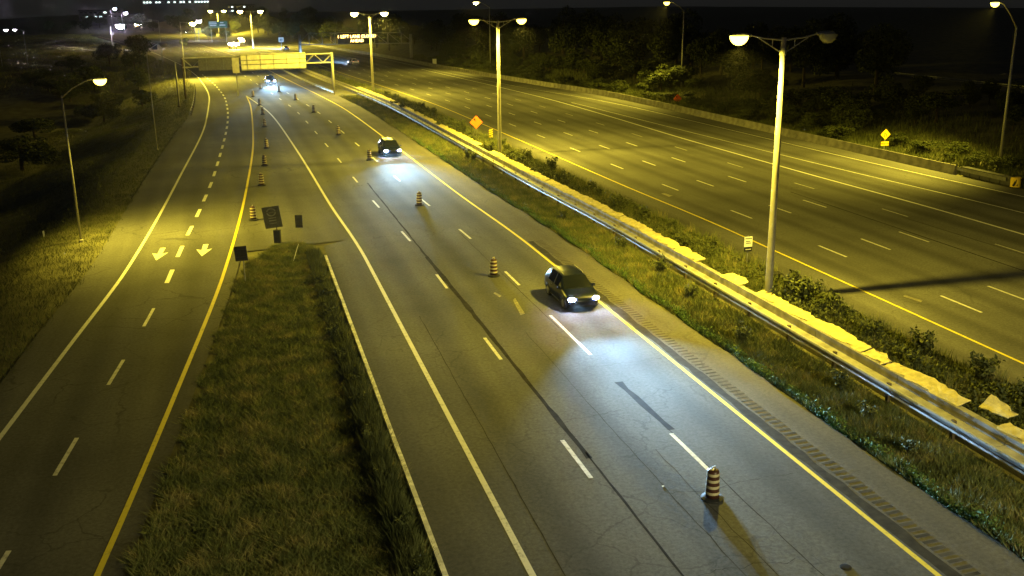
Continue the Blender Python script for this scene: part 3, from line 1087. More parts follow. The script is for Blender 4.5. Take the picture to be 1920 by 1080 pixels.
# hazard marker
t = thing('hazard_marker', 'narrow yellow hazard marker with diagonal black stripes left of the second lamp post', 'road sign', (27.6, 112.0, 0))
sign_post(t, 1.25)
pl = plate(t, 'sign_plate', 'rect', .46, .95, .78, 'sign_yellow')
for k in range(4):
    z = .42 + .23 * k
    flat([(-.23, z - .0), (.23, z + .14), (.23, z + .25 if k < 3 else z + .14), (-.23, z + .11)], -.03, 'black', pl, 'stripe')

# white regulatory sign facing the right road
t = thing('regulatory_sign', 'small white sign with a black lower tab beside the nearest lamp post', 'road sign', (28.3, 51.7, 0))
sign_post(t, 1.9, .025)
pl = plate(t, 'sign_plate', 'rect', .52, .62, 1.55, 'sign_white')
bars(pl, 0, 1.75, .42, .12, 1, -.024)
bars(pl, 0, 1.52, .30, .22, 2, -.024)
pl = plate(t, 'black_tab', 'rect', .52, .26, 1.09, 'black')
bars(pl, 0, 1.09, .34, .10, 1, -.024, 'sign_white')
t = thing('ground_box', 'low black box on the grass below the small white sign', 'box', (28.3, 48.6, 0))
MB().box((0, 0, .22), (.62, .4, .42)).build('box_body', MAT['trim'], t)
MB().box((0, -.18, .47), (.66, .46, .05), Matrix.Rotation(.08, 3, 'X')).build('lid', MAT['rubber'], t)
MB().box((.02, -.23, .1), (.28, .04, .1)).build('white_label', MAT['sign_white'], t)


# sign backs by the traffic island
def back_sign(loc, rz, w, h, cz, label, mat, name='road_sign', post_h=None, sleeve=False, ribs=False, tilt=0.0):
    t = thing(name, label, 'road sign', loc, rz)
    pl = plate(t, 'sign_plate', 'rect', w, h, cz, mat)
    pl.rotation_euler.y = tilt
    for z in (cz - h * .25, cz + h * .25):
        MB().box((0, -.04, z), (w * .8, .03, .05)).build('back_rail', MAT[mat], pl)
    MB().tube([(0, .05, -.05), (0, .05, cz + h * .45)], .035, 8).build('post', MAT['steel_dull'] if not sleeve else MAT['wood'], t)
    if sleeve:
        MB().box((0, .05, .42), (.42, .36, .92)).build('post_sleeve', MAT['sign_back_dark'], t)
    if ribs:
        mb = MB()
        for k in range(24):
            a = 2 * PI * k / 24
            mb.box((.28 * math.cos(a), -.035, cz + .34 + .24 * math.sin(a)), (.08, .02, .08))
        mb.box((0, -.035, cz + .34), (.34, .02, .08))
        mb.build('ring_bracket', MAT['steel_dull'], pl)
        for z in (cz - .05, cz - .22, cz - .40):
            MB().box((0, -.035, z), (.5, .02, .07)).build('clamp', MAT['steel_dull'], pl)
    return t


back_sign((1.62, 66.9, 0), -.25, 1.16, 1.45, 1.78, 'large grey tilted sign back at the tip of the grassy island', 'sign_back', sleeve=True, ribs=True, tilt=-.13)
back_sign((3.3, 71.0, 0), -.2, .52, .92, .52, 'small plain black sign back standing on the pavement near the island tip', 'sign_back_dark')
back_sign((-.6, 57.3, 0), -.15, .70, .86, 1.74, 'dark sign back on a thin post at the left side of the island grass', 'sign_back_dark', tilt=-.06)
back_sign((-10.0, 226, 0), 0, .8, 1.1, 1.5, 'tiny dark sign back beside the ramp beyond the gantry', 'sign_back_dark')
back_sign((-26.5, 366, 0), 0, 1.6, 1.8, 2.0, 'far dark sign back beside the round dark tree', 'sign_back_dark')

t = thing('guide_sign', 'far green guide sign with pale lines under the farthest lamps', 'road sign', (-6.4, 450, 0))
for sx in (-3, 3):
    MB().tube([(sx, .2, 0), (sx, .2, 8.6)], .1, 8).build('post', MAT['steel_dull'], t)
pl = plate(t, 'sign_plate', 'rect', 7.7, 2.7, 7.45, 'sign_green')
for k, (w, z, x) in enumerate(((3.0, 8.3, -2), (3.0, 7.6, -2), (2.6, 6.9, -2), (1.4, 8.0, 1.6), (2.4, 7.0, 1.8))):
    flat([(x - w / 2, z), (x + w / 2, z), (x + w / 2, z + .38), (x - w / 2, z + .38)], -.05, 'sign_white', pl, 'lettering')
t = thing('small_sign', 'small white square sign left of the dark far gantry', 'road sign', (15.25, 360, 0))
sign_post(t, 4.3, .08)
pl = plate(t, 'sign_plate', 'rect', 1.75, 1.55, 3.65, 'sign_white')
flat([(-.5, 3.2), (-.2, 3.2), (.0, 3.7), (-.4, 4.0)], -.03, 'sign_back', pl)
flat([(.1, 3.3), (.45, 3.3), (.45, 3.9), (.2, 4.0)], -.03, 'sign_back', pl)
t = thing('marker_post', 'short white marker post at the far edge of the right carriageway', 'post', (47.5, 250, 0))
MB().box((0, 0, .9), (.9, .7, 1.8)).build('cabinet', MAT['sign_white'], t)
MB().box((0, 0, 1.83), (1.0, .8, .08)).build('lid', MAT['concrete'], t)
t = thing('yellow_sign', 'tiny yellow sign on a post under the far white lamp', 'road sign', (-15.2, 470, 0))
sign_post(t, 5.0, .08)
plate(t, 'sign_plate', 'rect', 2.4, 2.2, 4.6, 'sign_yellow')
t = thing('marker_post', 'tiny pale marker in the dark grass left of the ramp', 'post', (-14.4, 76, -.9))
MB().box((0, 0, .45), (.10, .04, .9)).build('stake', MAT['sign_white'], t)
MB().box((0, -.03, .8), (.12, .02, .16)).build('reflector', MAT['sign_white'], t)
t = thing('delineator_stick', 'thin pale stick leaning out of the grass at the island tip', 'stick', (2.35, 61.5, 0))
MB().tube([(0, 0, 0), (.3, .3, .75), (.42, .4, 1.0)], [.02, .018, .012], 6).build('stick', MAT['sign_white'], t)


# ------------------------------------------------------------------ construction drums
def make_drum():
    root = thing('construction_drum', '', 'construction drum', (0, 0, 0), 0, 'striped construction drums')
    MB().lathe([(.34, 0), (.36, .02), (.36, .07), (.25, .10)], 18).build('base', MAT['rubber'], root, smooth=False)
    MB().lathe([(.225, .09), (.215, .30), (.205, .55), (.195, .80), (.185, 1.00), (.14, 1.04)], 20).build('barrel', MAT['drum_dark'], root, smooth=True)
    for z in (.22, .43, .64, .85):
        r0 = .230 - .045 * (z - .09)
        MB().lathe([(r0 + .004, z), (r0 + .006, z + .005), (r0 + .003, z + .085), (r0, z + .09)], 20, cap=False).build('reflective_band', MAT['drum_band'], root, smooth=True)
    MB().tube([(-.09, 0, 1.02), (-.08, 0, 1.12), (.08, 0, 1.12), (.09, 0, 1.02)], .028, 8).build('handle', MAT['drum_band'], root)
    return root


drum_pos = [
    (13.5, 26.1, 'large striped construction drum nearest the camera on the right lane line'),
    (13.4, 54.3, 'striped drum on the lane line left of the nearest dark car'),
    (12.95, 76.5, 'striped drum on the lane line just below the second car'),
    (12.2, 101.3, 'striped drum directly beside the second car'),
    (11.2, 122.9, 'striped drum on the lane line, first one beyond the second car'),
    (10.3, 150.4, 'dark drum on the lane line, second one beyond the second car'),
    (8.9, 171.2, 'small far drum on the lane line, second nearest to the distant headlights'),
    (7.0, 189.5, 'tiny far drum on the lane line just right below the distant headlights'),
    (0.2, 74.9, 'striped drum in the paved gore just left of the large sign back'),
    (1.2, 89.8, 'striped drum in the paved gore, second one up from the large sign back'),
    (1.8, 101.2, 'striped drum in the paved gore, third one up from the large sign back'),
    (2.4, 114.0, 'striped drum in the paved gore, fourth one up from the large sign back'),
    (2.8, 134.7, 'faint drum in the middle of the paved gore, fifth from the large sign back'),
    (3.0, 150.2, 'dark drum touching the white line of the gore, sixth from the large sign back'),
    (2.9, 164.5, 'dark drum beside the gore tip, seventh from the large sign back'),
    (2.2, 181.0, 'small dark drum just behind the tip of the gore'),
    (3.9, 197.0, 'small dark drum left of the distant headlights'),
]
d0 = make_drum()
for i, (x, y, lab) in enumerate(drum_pos):
    if i == 0:
        d0.location = (x, y, .013)
        d0['label'] = lab
        d0.rotation_euler.z = .5
    else:
        dup(d0, (x, y, .013), random.uniform(0, 3), lab)


# ------------------------------------------------------------------ vehicles
def car_sections(L, W, H, style):
    """stations along the car, rear to front: (y, half-width, belt z, roof half-width, roof z, tag)"""
    w = W / 2
    if style == 'hatch':
        return [
            (-L * .500, w * .80, .78, w * .66, .86, 'end'),
            (-L * .490, w * .90, .90, w * .74, 1.00, 'body'),
            (-L * .465, w * .97, .98, w * .70, 1.18, 'rearglass'),
            (-L * .375, w * .99, .99, w * .66, H * .965, 'cpillar'),
            (-L * .290, w, .98, w * .68, H * .99, 'glass'),
            (-L * .075, w, .96, w * .70, H, 'bpillar'),
            (-L * .050, w, .96, w * .70, H, 'glass'),
            (L * .100, w, .95, w * .69, H * .975, 'windshield'),
            (L * .250, w * .99, .94, w * .84, .985, 'hood'),
            (L * .380, w * .97, .86, w * .82, .90, 'hood'),
            (L * .460, w * .90, .74, w * .76, .79, 'hood'),
            (L * .500, w * .72, .60, w * .60, .64, 'end'),
        ]
    return [
        (-L * .500, w * .80, .80, w * .68, .86, 'end'),
        (-L * .485, w * .93, .92, w * .82, .99, 'body'),
        (-L * .380, w * .98, .96, w * .84, 1.02, 'rearglass'),
        (-L * .250, w * .99, .96, w * .66, H * .96, 'cpillar'),
        (-L * .205, w, .96, w * .67, H * .985, 'glass'),
        (-L * .040, w, .95, w * .69, H, 'bpillar'),
        (-L * .015, w, .95, w * .69, H, 'glass'),
        (L * .110, w, .94, w * .68, H * .97, 'windshield'),
        (L * .255, w * .99, .92, w * .84, .965, 'hood'),
        (L * .380, w * .97, .84, w * .82, .88, 'hood'),
        (L * .460, w * .90, .72, w * .76, .77, 'hood'),
        (L * .500, w * .72, .58, w * .60, .62, 'end'),
    ]


def make_car(label, style, L, W, H, paint_mat, group=None, head=True, tail=False, cat='car', name='car'):
    root = thing(name, label, cat, (0, 0, 0), 0, group)
    st = car_sections(L, W, H, style)
    rings = []
    for (y, hw, bz, rw, rz, tg) in st:
        low = .24 if tg != 'end' else .36
        half = [(hw * .86, low), (hw * .97, low + .13), (hw, low + (bz - low) * .55), (hw * .975, bz), (rw * 1.0, rz - .045 if rz - bz > .15 else rz - .01), (rw * .62, rz + .005)]
        ring = [(0, y, low)] + [(x, y, z) for x, z in half] + [(0, y, rz + .02)] + [(-x, y, z) for x, z in half[::-1]]
        rings.append(ring)
    n = len(rings[0])
    vs = [p for r in rings for p in r]
    body, glass = [], {'windshield': [], 'rear_window': [], 'side_window': []}
    for i in range(len(rings) - 1):
        tg = st[i][5]
        for k in range(n):
            f = (i * n + k, (i + 1) * n + k, (i + 1) * n + (k + 1) % n, i * n + (k + 1) % n)
            side = k in (4, n - 5)
            top = k in (5, 6, n - 7, n - 6)
            if side and tg == 'glass':
                glass['side_window'].append((f, k))
            elif top and tg == 'windshield':
                glass['windshield'].append((f, k))
            elif top and tg == 'rearglass':
                glass['rear_window'].append((f, k))
            else:
                body.append(f)
    body.append(tuple(range(n)))
    body.append(tuple((len(rings) - 1) * n + k for k in range(n))[::-1])
    MB().add(vs, body).build('body', paint_mat, root, smooth=True)
    for nm in ('windshield', 'rear_window'):
        MB().add(vs, [f for f, k in glass[nm]]).build(nm, MAT['glass_car'], root, smooth=True)
    for f, k in glass['side_window']:
        MB().add([vs[i] for i in f], [(0, 1, 2, 3)]).build('side_window', MAT['glass_car'], root)
    # wheels
    for sx in (-1, 1):
        for fy in (-.30, .31):
            R = .33
            cx, cy = sx * (W / 2 - .10), L * fy
            prof = [(R * .62, -.11), (R * .95, -.11), (R, -.07), (R, .07), (R * .95, .11), (R * .62, .11)]
            tb = MB().lathe(prof, 18)
            rot = Matrix.Rotation(PI / 2, 3, 'Y')
            tb.v = [tuple(rot @ Vector(p) + Vector((cx, cy, R))) for p in tb.v]
            wh = tb.build('wheel', MAT['rubber'], root)
            rm = MB().lathe([(R * .60, -.12), (R * .60, .115), (R * .2, .125)], 12)
            rm.v = [tuple(rot @ Vector((p[0], p[1], p[2] * sx)) + Vector((cx, cy, R))) for p in rm.v]
            rm.build('rim', MAT['rim'], wh)
            ab = MB()
            for k in range(13):
                a = PI * k / 12
                p0 = (sx * (W / 2 - .005), cy + (R + .07) * math.cos(a), R + (R + .07) * math.sin(a))
                p1 = (sx * (W / 2 - .22), p0[1], p0[2])
                p2 = (sx * (W / 2 + .012), cy + (R + .005) * math.cos(a), R + (R + .005) * math.sin(a))
                ab.v += [p0, p1, p2]
                if k:
                    j = 3 * k
                    ab.f += [(j - 3, j, j + 2, j - 1), (j - 3, j - 2, j + 1, j)]
            ab.build('wheel_arch', MAT['trim'], root)
    # lights, grille, bumper, mirrors, handles, plate
    hf = L * .485
    for sx in (-1, 1):
        hl = MB()
        vs2, fs2 = [], []
        for a in range(7):
            b = PI * a / 6
            for k in range(12):
                c = 2 * PI * k / 12
                vs2.append((sx * W * .36 + .19 * math.cos(b) , hf - .03 + .12 * math.sin(b) * math.cos(c) - sx * .28 * .19 * math.cos(b) * 1.0, .68 + .105 * math.sin(b) * math.sin(c)))
            if a:
                for k in range(12):
                    fs2.append(((a - 1) * 12 + k, (a - 1) * 12 + (k + 1) % 12, a * 12 + (k + 1) % 12, a * 12 + k))
        hl.add(vs2, fs2)
        hl.build('headlight', MAT['head_on'] if head else MAT['glass_car'], root, smooth=True)
        tl = MB().box((sx * W * .375, -L * .472, .86), (.26, .16, .17), Matrix.Rotation(sx * .2, 3, 'Z'))
        tl.build('taillight', MAT['tail_on'] if tail else MAT['drum_dark'], root)
        mi = MB().box((sx * (W / 2 + .06), L * .165, 1.0), (.20, .10, .14))
        mi.build('mirror', paint_mat, root)
        for fy in (-.14, .06):
            MB().box((sx * (W / 2 + .003), L * fy, .86), (.03, .16, .03)).build('door_handle', MAT['rim'], root)
        MB().box((sx * (W / 2 - .005), 0, .30), (.03, L * .38, .09)).build('sill_trim', MAT['trim'], root)
    MB().box((0, hf + .005, .56), (W * .42, .06, .20)).build('grille', MAT['trim'], root)
    MB().box((0, hf - .01, .33), (W * .66, .10, .14)).build('front_bumper', MAT['trim'], root)
    MB().box((0, -L * .492, .38), (W * .80, .08, .18)).build('rear_bumper', MAT['trim'], root)
    MB().box((0, hf + .05, .47), (.42, .02, .13)).build('number_plate', MAT['plate'], root)
    for sx in (-.2, .22):
        MB().box((sx, L * .262, .995), (.46, .03, .02), Matrix.Rotation(.1, 3, 'Z')).build('wiper', MAT['trim'], root)
    if style == 'hatch':
        for sx in (-1, 1):
            MB().tube([(sx * W * .30, -L * .30, H + .005), (sx * W * .31, -L * .27, H + .05), (sx * W * .31, L * .04, H + .05), (sx * W * .30, L * .07, H + .0)], .022, 6).build('roof_rail', MAT['steel'], root)
    return root


def headlamps(root, L, W, power, tilt=0.8, col=(.36, .66, 1.0), size=19, wide=3.4):
    """low beams: flat wide cones whose upper edge stays near the horizon"""
    for sx in (-1, 1):
        o = spot('headlamp_beam', (sx * W * .355, L * .485 + .22, .66), power, col, root, size, 1.0, .06, (sx * .03, math.cos(math.radians(tilt)), -math.sin(math.radians(tilt))))
        o.scale = (wide, 1, 1)
        o = spot('headlamp_far_beam', (sx * W * .355, L * .485 + .22, .66), power * 2.6, col, root, 9.5, 1.0, .06, (sx * .02, math.cos(math.radians(.6)), -math.sin(math.radians(.6))))
        o.scale = (4.2, 1, 1)
        spot('headlamp_spill', (sx * W * .355, L * .485 + .22, .66), power * .07, col, root, 44, 1.0, .06, (sx * .06, 1, -.07))


carA = make_car('nearest dark hatchback with glaring white headlights driving toward the camera', 'hatch', 4.35, 1.80, 1.56, MAT['paint_car'])
carA.location = (16.15, 48.3, .014)
carA.rotation_euler.z = PI
headlamps(carA, 4.35, 1.8, 23000)
carB = make_car('second dark tall car with bright headlights beside a drum, farther up the same lane', 'hatch', 4.5, 1.90, 1.60, MAT['paint_car'])
carB.location = (14.75, 104.6, .014)
carB.rotation_euler.z = PI + .015
headlamps(carB, 4.5, 1.9, 9500)
carC = make_car('distant car with glaring bluish headlights approaching under the sign gantry', 'hatch', 4.4, 1.82, 1.62, MAT['paint_black'])
carC.location = (6.1, 209.8, .014)
carC.rotation_euler.z = PI + .08
headlamps(carC, 4.4, 1.82, 9000)
carD = make_car('pale car with red tail lights driving away on the right carriageway under the gantry post', 'sedan', 4.6, 1.82, 1.5, MAT['plate'], tail=True)
carD.location = (29.2, 266.5, .014)
carD.rotation_euler.z = .18
headlamps(carD, 4.6, 1.82, 36000, 1.4, (.35, .62, 1.0))
carE = make_car('far car with red tail lights near the small white square sign', 'sedan', 4.6, 1.82, 1.5, MAT['paint_grey'], tail=True)
carE.location = (16.4, 361, .014)
carE.rotation_euler.z = .22
headlamps(carE, 4.6, 1.82, 90000, 1.4, (.35, .62, 1.0))
carF = make_car('tiny far car with red lights by the far lamp near the horizon', 'sedan', 4.8, 1.82, 1.6, MAT['paint_grey'], tail=True)
carF.location = (-24, 610, .014)
carF.rotation_euler.z = 1.0


def make_truck(label, loc, rz, s=1.0):
    t = thing('work_truck', label, 'truck', loc, rz)
    MB().box((0, 1.9, 1.25), (2.1, 1.7, 1.5)).box((0, 3.1, .95), (2.0, .9, .85)).build('cab', MAT['paint_grey'], t)
    MB().prism([(-.95, 2.78, 1.35), (.95, 2.78, 1.35), (.85, 2.66, 1.92), (-.85, 2.66, 1.92)], (0, .03, 0)).build('windshield', MAT['glass_car'], t)
    MB().box((0, -.9, .75), (2.2, 3.9, .3)).box((0, -2.2, 1.5), (2.2, .25, 1.2)).box((0, .9, 1.5), (2.2, .2, 1.2)).build('flat_bed', MAT['sign_yellow'], t)
    for sx in (-1, 1):
        for y in (2.6, -1.7):
            tb = MB().lathe([(.28, -.14), (.45, -.14), (.45, .14), (.28, .14)], 14)
            rot = Matrix.Rotation(PI / 2, 3, 'Y')
            tb.v = [tuple(rot @ Vector(p) + Vector((sx * .95, y, .45))) for p in tb.v]
            tb.build('wheel', MAT['rubber'], t)
        MB().box((sx * .75, -2.38, 1.0), (.4, .1, .25)).build('taillight', MAT['tail_on'], t)
    ab = MB().box((0, -2.45, 1.75), (2.3 * s, .18, .8 * s)).build('arrow_board', MAT['black'], t)
    for k in range(7):
        MB().lathe([(.0001, 0), (.24 * s, .04), (.24 * s, .1)], 10, cap=False).build('lamp', MAT['amber_on'], ab, loc=((k - 3) * .32 * s, -2.56, 1.75)).rotation_euler = (PI / 2, 0, 0)
    for sx in (-1, 1):
        MB().lathe([(.16, 0), (.16, .2), (.05, .26)], 10, c=(sx * .6, 1.9, 2.02)).build('beacon', MAT['amber_on'], t)
    return t


tr = make_truck('far work truck with a blazing amber light board above the gantry boards', (-.9, 384, .014), .14, 1.6)
spot('beacon_light', (0, -3.0, 2.2), 9000, (1.0, .72, .25), tr, 150, .6, .3, (0, -1, -.25))
tr2 = make_truck('second far truck with a small amber light just right of the blazing one', (2.3, 430, .014), .14, .8)
tr3 = make_truck('tiny far truck with yellow lights near the horizon at top left', (-70, 820, .0), .3, 2.0)


# ------------------------------------------------------------------ far buildings
def far_building(label, x, y, w, d, h, rows, cols, lit_prob):
    b = thing('far_building', label, 'building', (x, y, -1))
    wl_ = MB().box((0, 0, h / 2), (w, d, h)).build('wall', MAT['wall_dark'], b)
    MB().box((0, 0, h + .25), (w + .8, d + .8, .5)).build('roof', MAT['trim'], b)
    for r in range(rows):
        for c in range(cols):
            lit = random.random() < lit_prob
            MB().box((-w / 2 + w * (c + .5) / cols, -d / 2 - .03, h - 1.6 - r * 3.4), (w / cols * .6, .08, 1.1)).build('window', MAT['window_on'] if lit else MAT['glass_car'], wl_)


far_building('long low far building with a row of pale lit windows at the top left', -44, 900, 52, 16, 20.6, 1, 22, .7)
far_building('far building with a few lit windows left of the long one at the horizon', -108, 940, 34, 14, 13, 2, 9, .25)
far_building('small far building right of the long lit one at the horizon', 8, 980, 24, 12, 16, 2, 9, .25)


# ------------------------------------------------------------------ vegetation
def blades(n, region, hmin, hmax, wid, seed, z_fn=None, lean=.5, clump=None):
    """n grass blades over region(rng, n) -> x, y ; each blade one thin triangle"""
    r = np.random.default_rng(seed)
    x, y = region(r, n)
    n = len(x)
    ang = r.uniform(0, 2 * PI, n)
    cl = np.sin(x * 1.7 + np.sin(y * 1.1) * 2) * np.sin(y * 1.3 + np.sin(x * .9) * 2)
    h = r.uniform(hmin, hmax, n) * (1 + .45 * cl)
    wd = wid * r.uniform(.6, 1.4, n)
    z = z_fn(x, y) if z_fn is not None else np.full(n, -.05)
    la = ang + r.uniform(-1.2, 1.2, n)
    ln = h * lean * r.uniform(.2, 1.3, n)
    base = np.stack([x, y, z], -1)
    side = np.stack([np.cos(ang), np.sin(ang), np.zeros(n)], -1) * wd[:, None]
    tip = base + np.stack([np.cos(la) * ln, np.sin(la) * ln, h], -1)
    v = np.empty((n, 3, 3))
    v[:, 0] = base - side
    v[:, 1] = base + side
    v[:, 2] = tip
    t = np.clip(r.uniform(0, 1, n) * .7 + .3 * (cl * .5 + .5), 0, 1)
    return v.reshape(-1, 3), t


def leaves_volume(n, pos_fn, size, seed, flat_bias=.5):
    """n leaf quads at positions given by pos_fn"""
    r = np.random.default_rng(seed)
    p = pos_fn(r, n)
    n = len(p)
    d1 = r.normal(size=(n, 3))
    d1 /= np.linalg.norm(d1, axis=1)[:, None]
    d2 = np.cross(d1, r.normal(size=(n, 3)))
    d2 /= np.linalg.norm(d2, axis=1)[:, None]
    s = size * r.uniform(.55, 1.4, n)
    a = d1 * s[:, None]
    b = d2 * (s * .45)[:, None]
    v = np.empty((n, 4, 3))
    v[:, 0] = p - a
    v[:, 1] = p - b
    v[:, 2] = p + a
    v[:, 3] = p + b
    return v.reshape(-1, 3), r.uniform(0, 1, n)


def stuff(name, verts, k, mat, tint):
    o = link(name, fast_mesh(name, verts, k, mat, tint))
    o['kind'] = 'stuff'
    return o


def between(left, right, y0, y1, ypow=1.6):
    def fn(r, n):
        t = r.uniform(0, 1, n) ** ypow
        y = y0 + (y1 - y0) * t
        a = np.asarray(left(y), float)
        b = np.asarray(right(y), float)
        return a + (b - a) * r.uniform(0, 1, n), y
    return fn


def island_l(y):
    nose = np.clip((y - 58) / 8.0, 0, 1)
    return ramp_r(y) + .95 + .16 * np.sin(y * 1.3) + .12 * np.sin(y * 3.1 + 1) + .1 * np.sin(y * 7.7) + nose ** 2 * 2.0


def island_r(y):
    nose = np.clip((y - 62) / 4.0, 0, 1)
    return 4.25 - nose ** 2 * 1.2 + 0 * y


# traffic island: mat of grass, mowed look with tall weeds along the kerb
v, t = blades(330000, between(island_l, island_r, 12, 66, 1.5), .06, .30, .014, 1, lean=1.4)
stuff('island_grass', v, 3, MAT['grass'], t)
v, t = blades(26000, between(lambda y: island_r(y) - 1.0, lambda y: island_r(y) - .25, 12, 63, 1.4), .25, .65, .018, 2, lean=.5)
stuff('kerb_weeds', v, 3, MAT['scrub'], t)
# strip between shoulder and median barrier
v, t = blades(190000, between(lambda y: 20.35 + shift(y), lambda y: 23.6 + shift(y), 14, 176, 1.9), .10, .38, .019, 3, lean=.8)
stuff('median_grass', v, 3, MAT['grass'], t)


def edge_weed_pos(r, n):
    y = 16 + 100 * r.uniform(0, 1, n) ** 1.7
    c = np.clip(np.sin(y * .9) + np.sin(y * 2.3 + 1), 0, None)
    x = 20.35 + shift(y) + np.abs(r.normal(0, .22, n)) + .1 * np.sin(y)
    z = np.abs(r.normal(0, .09, n)) * (1 + .6 * c)
    return np.stack([x, y, z], -1)


v, t = leaves_volume(42000, edge_weed_pos, .055, 4)
stuff('verge_weeds', v, 4, MAT['weed'], t)


# darker tangle behind the barrier
def tangle_pos(r, n):
    y = 12 + 300 * r.uniform(0, 1, n) ** 2.2
    u = r.uniform(24.9, 29.0, n)
    hh = .35 + .45 * np.clip(np.sin(y * .7) * np.sin(y * .23 + 1) + .5 * np.sin(u * 2 + y * .31), 0, 1.5)
    hh *= np.clip((29.3 - u) / 1.2, .15, 1)
    return np.stack([u + shift(y), y, hh * r.uniform(0, 1, n) ** .7], -1)


v, t = leaves_volume(120000, tangle_pos, .085, 5)
stuff('median_tangle', v, 4, MAT['scrub'], t)
v, t = blades(110000, between(lambda y: 24.9 + shift(y), lambda y: 29.3 + shift(y) + .15 * np.sin(y), 12, 300, 2.2), .2, .75, .016, 6, lean=.4)
stuff('median_tall_grass', v, 3, MAT['grass'], t)
# left verge
v, t = blades(190000, between(lambda y: ramp_edge(y) - 22, lambda y: ramp_edge(y) + .1 + .15 * np.sin(y * 1.7), 25, 230, 1.5), .10, .30, .016, 8, terrain_h, .8)
stuff('left_verge_grass', v, 3, MAT['scrub'], t)  # scrub colour darkens this grass in place of missing lamp light
# far slopes
v, t = blades(120000, lambda r, n: (lambda y: (shift(y) + r.uniform(-90, 4, n) - 8, y))(r.uniform(230, 640, n)), .2, .6, .06, 9, terrain_h, .5)
def off_far_roads(v, t):
    c = v.reshape(-1, 3, 3)
    x, y = c[:, 0, 0], c[:, 0, 1]
    keep = (x < ramp_edge(y)) | (x > 1.5 + shift(y) + 20.5)
    return c[keep].reshape(-1, 3), t[keep]
v, t = off_far_roads(v, t)
stuff('far_grass', v, 3, MAT['grass'], t)
# right verge behind the barrier
v, t = blades(110000, lambda r, n: (lambda y: (rightedge_u(y) + shift(y) + .6 + np.abs(r.normal(0, 7, n)), y))(40 + 210 * r.uniform(0, 1, n) ** 1.2), .25, .8, .035, 10, terrain_h, .4)
stuff('right_verge_grass', v, 3, MAT['scrub'], t)  # darker scrub colour stands in for weaker lamp light on the grass


# individual weeds in the median: tall stems with leaves
def plant_mesh(seed, h, spread, n, leaf):
    def pf(r, n):
        k = r.integers(0, 7, n)
        rr = np.random.default_rng(seed + 50)
        tips = np.stack([rr.normal(0, spread, 7), rr.normal(0, spread, 7), h * rr.uniform(.6, 1, 7)], -1)
        f = r.uniform(.15, 1, n)[:, None] ** .8
        return tips[k] * f + r.normal(0, .10 * h, (n, 3)) * [1, 1, .5] + [0, 0, .05]
    v, t = leaves_volume(n, pf, leaf, seed)
    rr = np.random.default_rng(seed + 50)
    tips = np.stack([rr.normal(0, spread, 7), rr.normal(0, spread, 7), h * rr.uniform(.6, 1, 7)], -1)
    st = MB()
    for q in tips:
        st.tube([(0, 0, -.05), tuple(q * .95)], [.012 * h + .006, .004], 4)
    return fast_mesh('foliage', v, 4, MAT['scrub'], t), st.mesh('stems', MAT['bark'])


PL = [plant_mesh(20 + i, 1.0, .28, 420, .085) for i in range(4)]


def plant(i, loc, sc, name, label, cat, group, meshes=PL):
    o = thing(name, label, cat, loc, random.uniform(0, 6), group)
    o.scale = (sc, sc, sc * random.uniform(.85, 1.15))
    f, s = meshes[i % len(meshes)]
    link('foliage', f, o)
    link('stems', s, o)
    return o


def median_place(y):
    for lim, txt in ((24, 'near the right edge of the photo'), (31, 'beside the flapped cover sheet'), (38, 'beside the shortest cover sheet'), (45, 'just right of the nearest lamp post'),
                     (56, 'near the small white sign'), (74, 'in the gap after the small white sign'), (98, 'just before the second lamp post'),
                     (122, 'around the larger orange diamond'), (150, 'beyond the larger orange diamond')):
        if y < lim:
            return txt
    return 'near the third lamp post'


MG = 'leafy weeds on the median beyond the barrier'
for k in range(58):
    y = 18 + 160 * (k / 58) ** 1.25 + random.uniform(-1, 1)
    u = random.uniform(25.6, 28.6)
    plant(k, (u + float(shift(y)), y, -.03), random.uniform(.7, 1.35), 'median_weed', 'leafy weed clump behind the median barrier, ' + median_place(y), 'weed', MG)
for k, (x, y, s) in enumerate(((25.2, 118, 1.6), (24.9, 122, 1.7), (25.3, 126, 1.6), (24.4, 121, 1.7), (24.0, 131, 1.7), (23.6, 137, 1.6), (23.1, 145, 1.8), (22.6, 152, 1.6), (27.4, 95.5, 1.2), (27.2, 44.0, 1.6), (27.6, 42.2, 1.3), (28.4, 46.5, 1.2))):
    plant(k + 1, (x, y, -.03), s, 'median_shrub', ('taller dark shrub in the median ' + ('just right of the nearest lamp post' if y < 43 else 'close behind the nearest lamp post' if y < 50 else 'beside the second lamp post' if y < 100 else 'just left of the larger orange sign' if y < 128 else 'in the middle between orange sign and third lamp post' if y < 146 else 'nearest the third lamp post')), 'shrub', 'taller shrubs in the median')
for k, (u, y, s) in enumerate(((21.6, 39.5, .9), (22.4, 47, .8), (22.9, 52, 1.0), (22.6, 33, .9), (21.9, 30.2, .8), (22.8, 58, .8), (22.3, 68, .7), (22.9, 99.0, 1.1), (23.1, 97.5, .9), (21.5, 27, .7))):
    plant(k + 2, (u + float(shift(y)), y, -.03), s, 'verge_weed', 'small weed clump on the grass strip before the guide rail, ' + ('near the bottom right' if y < 31 else 'level with the near dashes' if y < 41 else 'level with the nearest car' if y < 56 else 'beyond the nearest car' if y < 80 else 'at the second lamp post'), 'weed', 'weed clumps on the grass strip')
for k in range(26):
    y = 17 + 42 * (k / 26) + random.uniform(-.8, .8)
    plant(k, (3.75 + random.uniform(-.4, .1), y, -.03), random.uniform(.4, .52) if k % 2 else random.uniform(.6, .75), 'kerb_weed', '%s weed clump along the white island kerb, %s' % ('small' if k % 2 else 'bushy', 'close to the camera' if y < 27 else 'in the middle stretch' if y < 43 else 'toward the island tip'), 'weed', 'weed clumps along the island kerb')


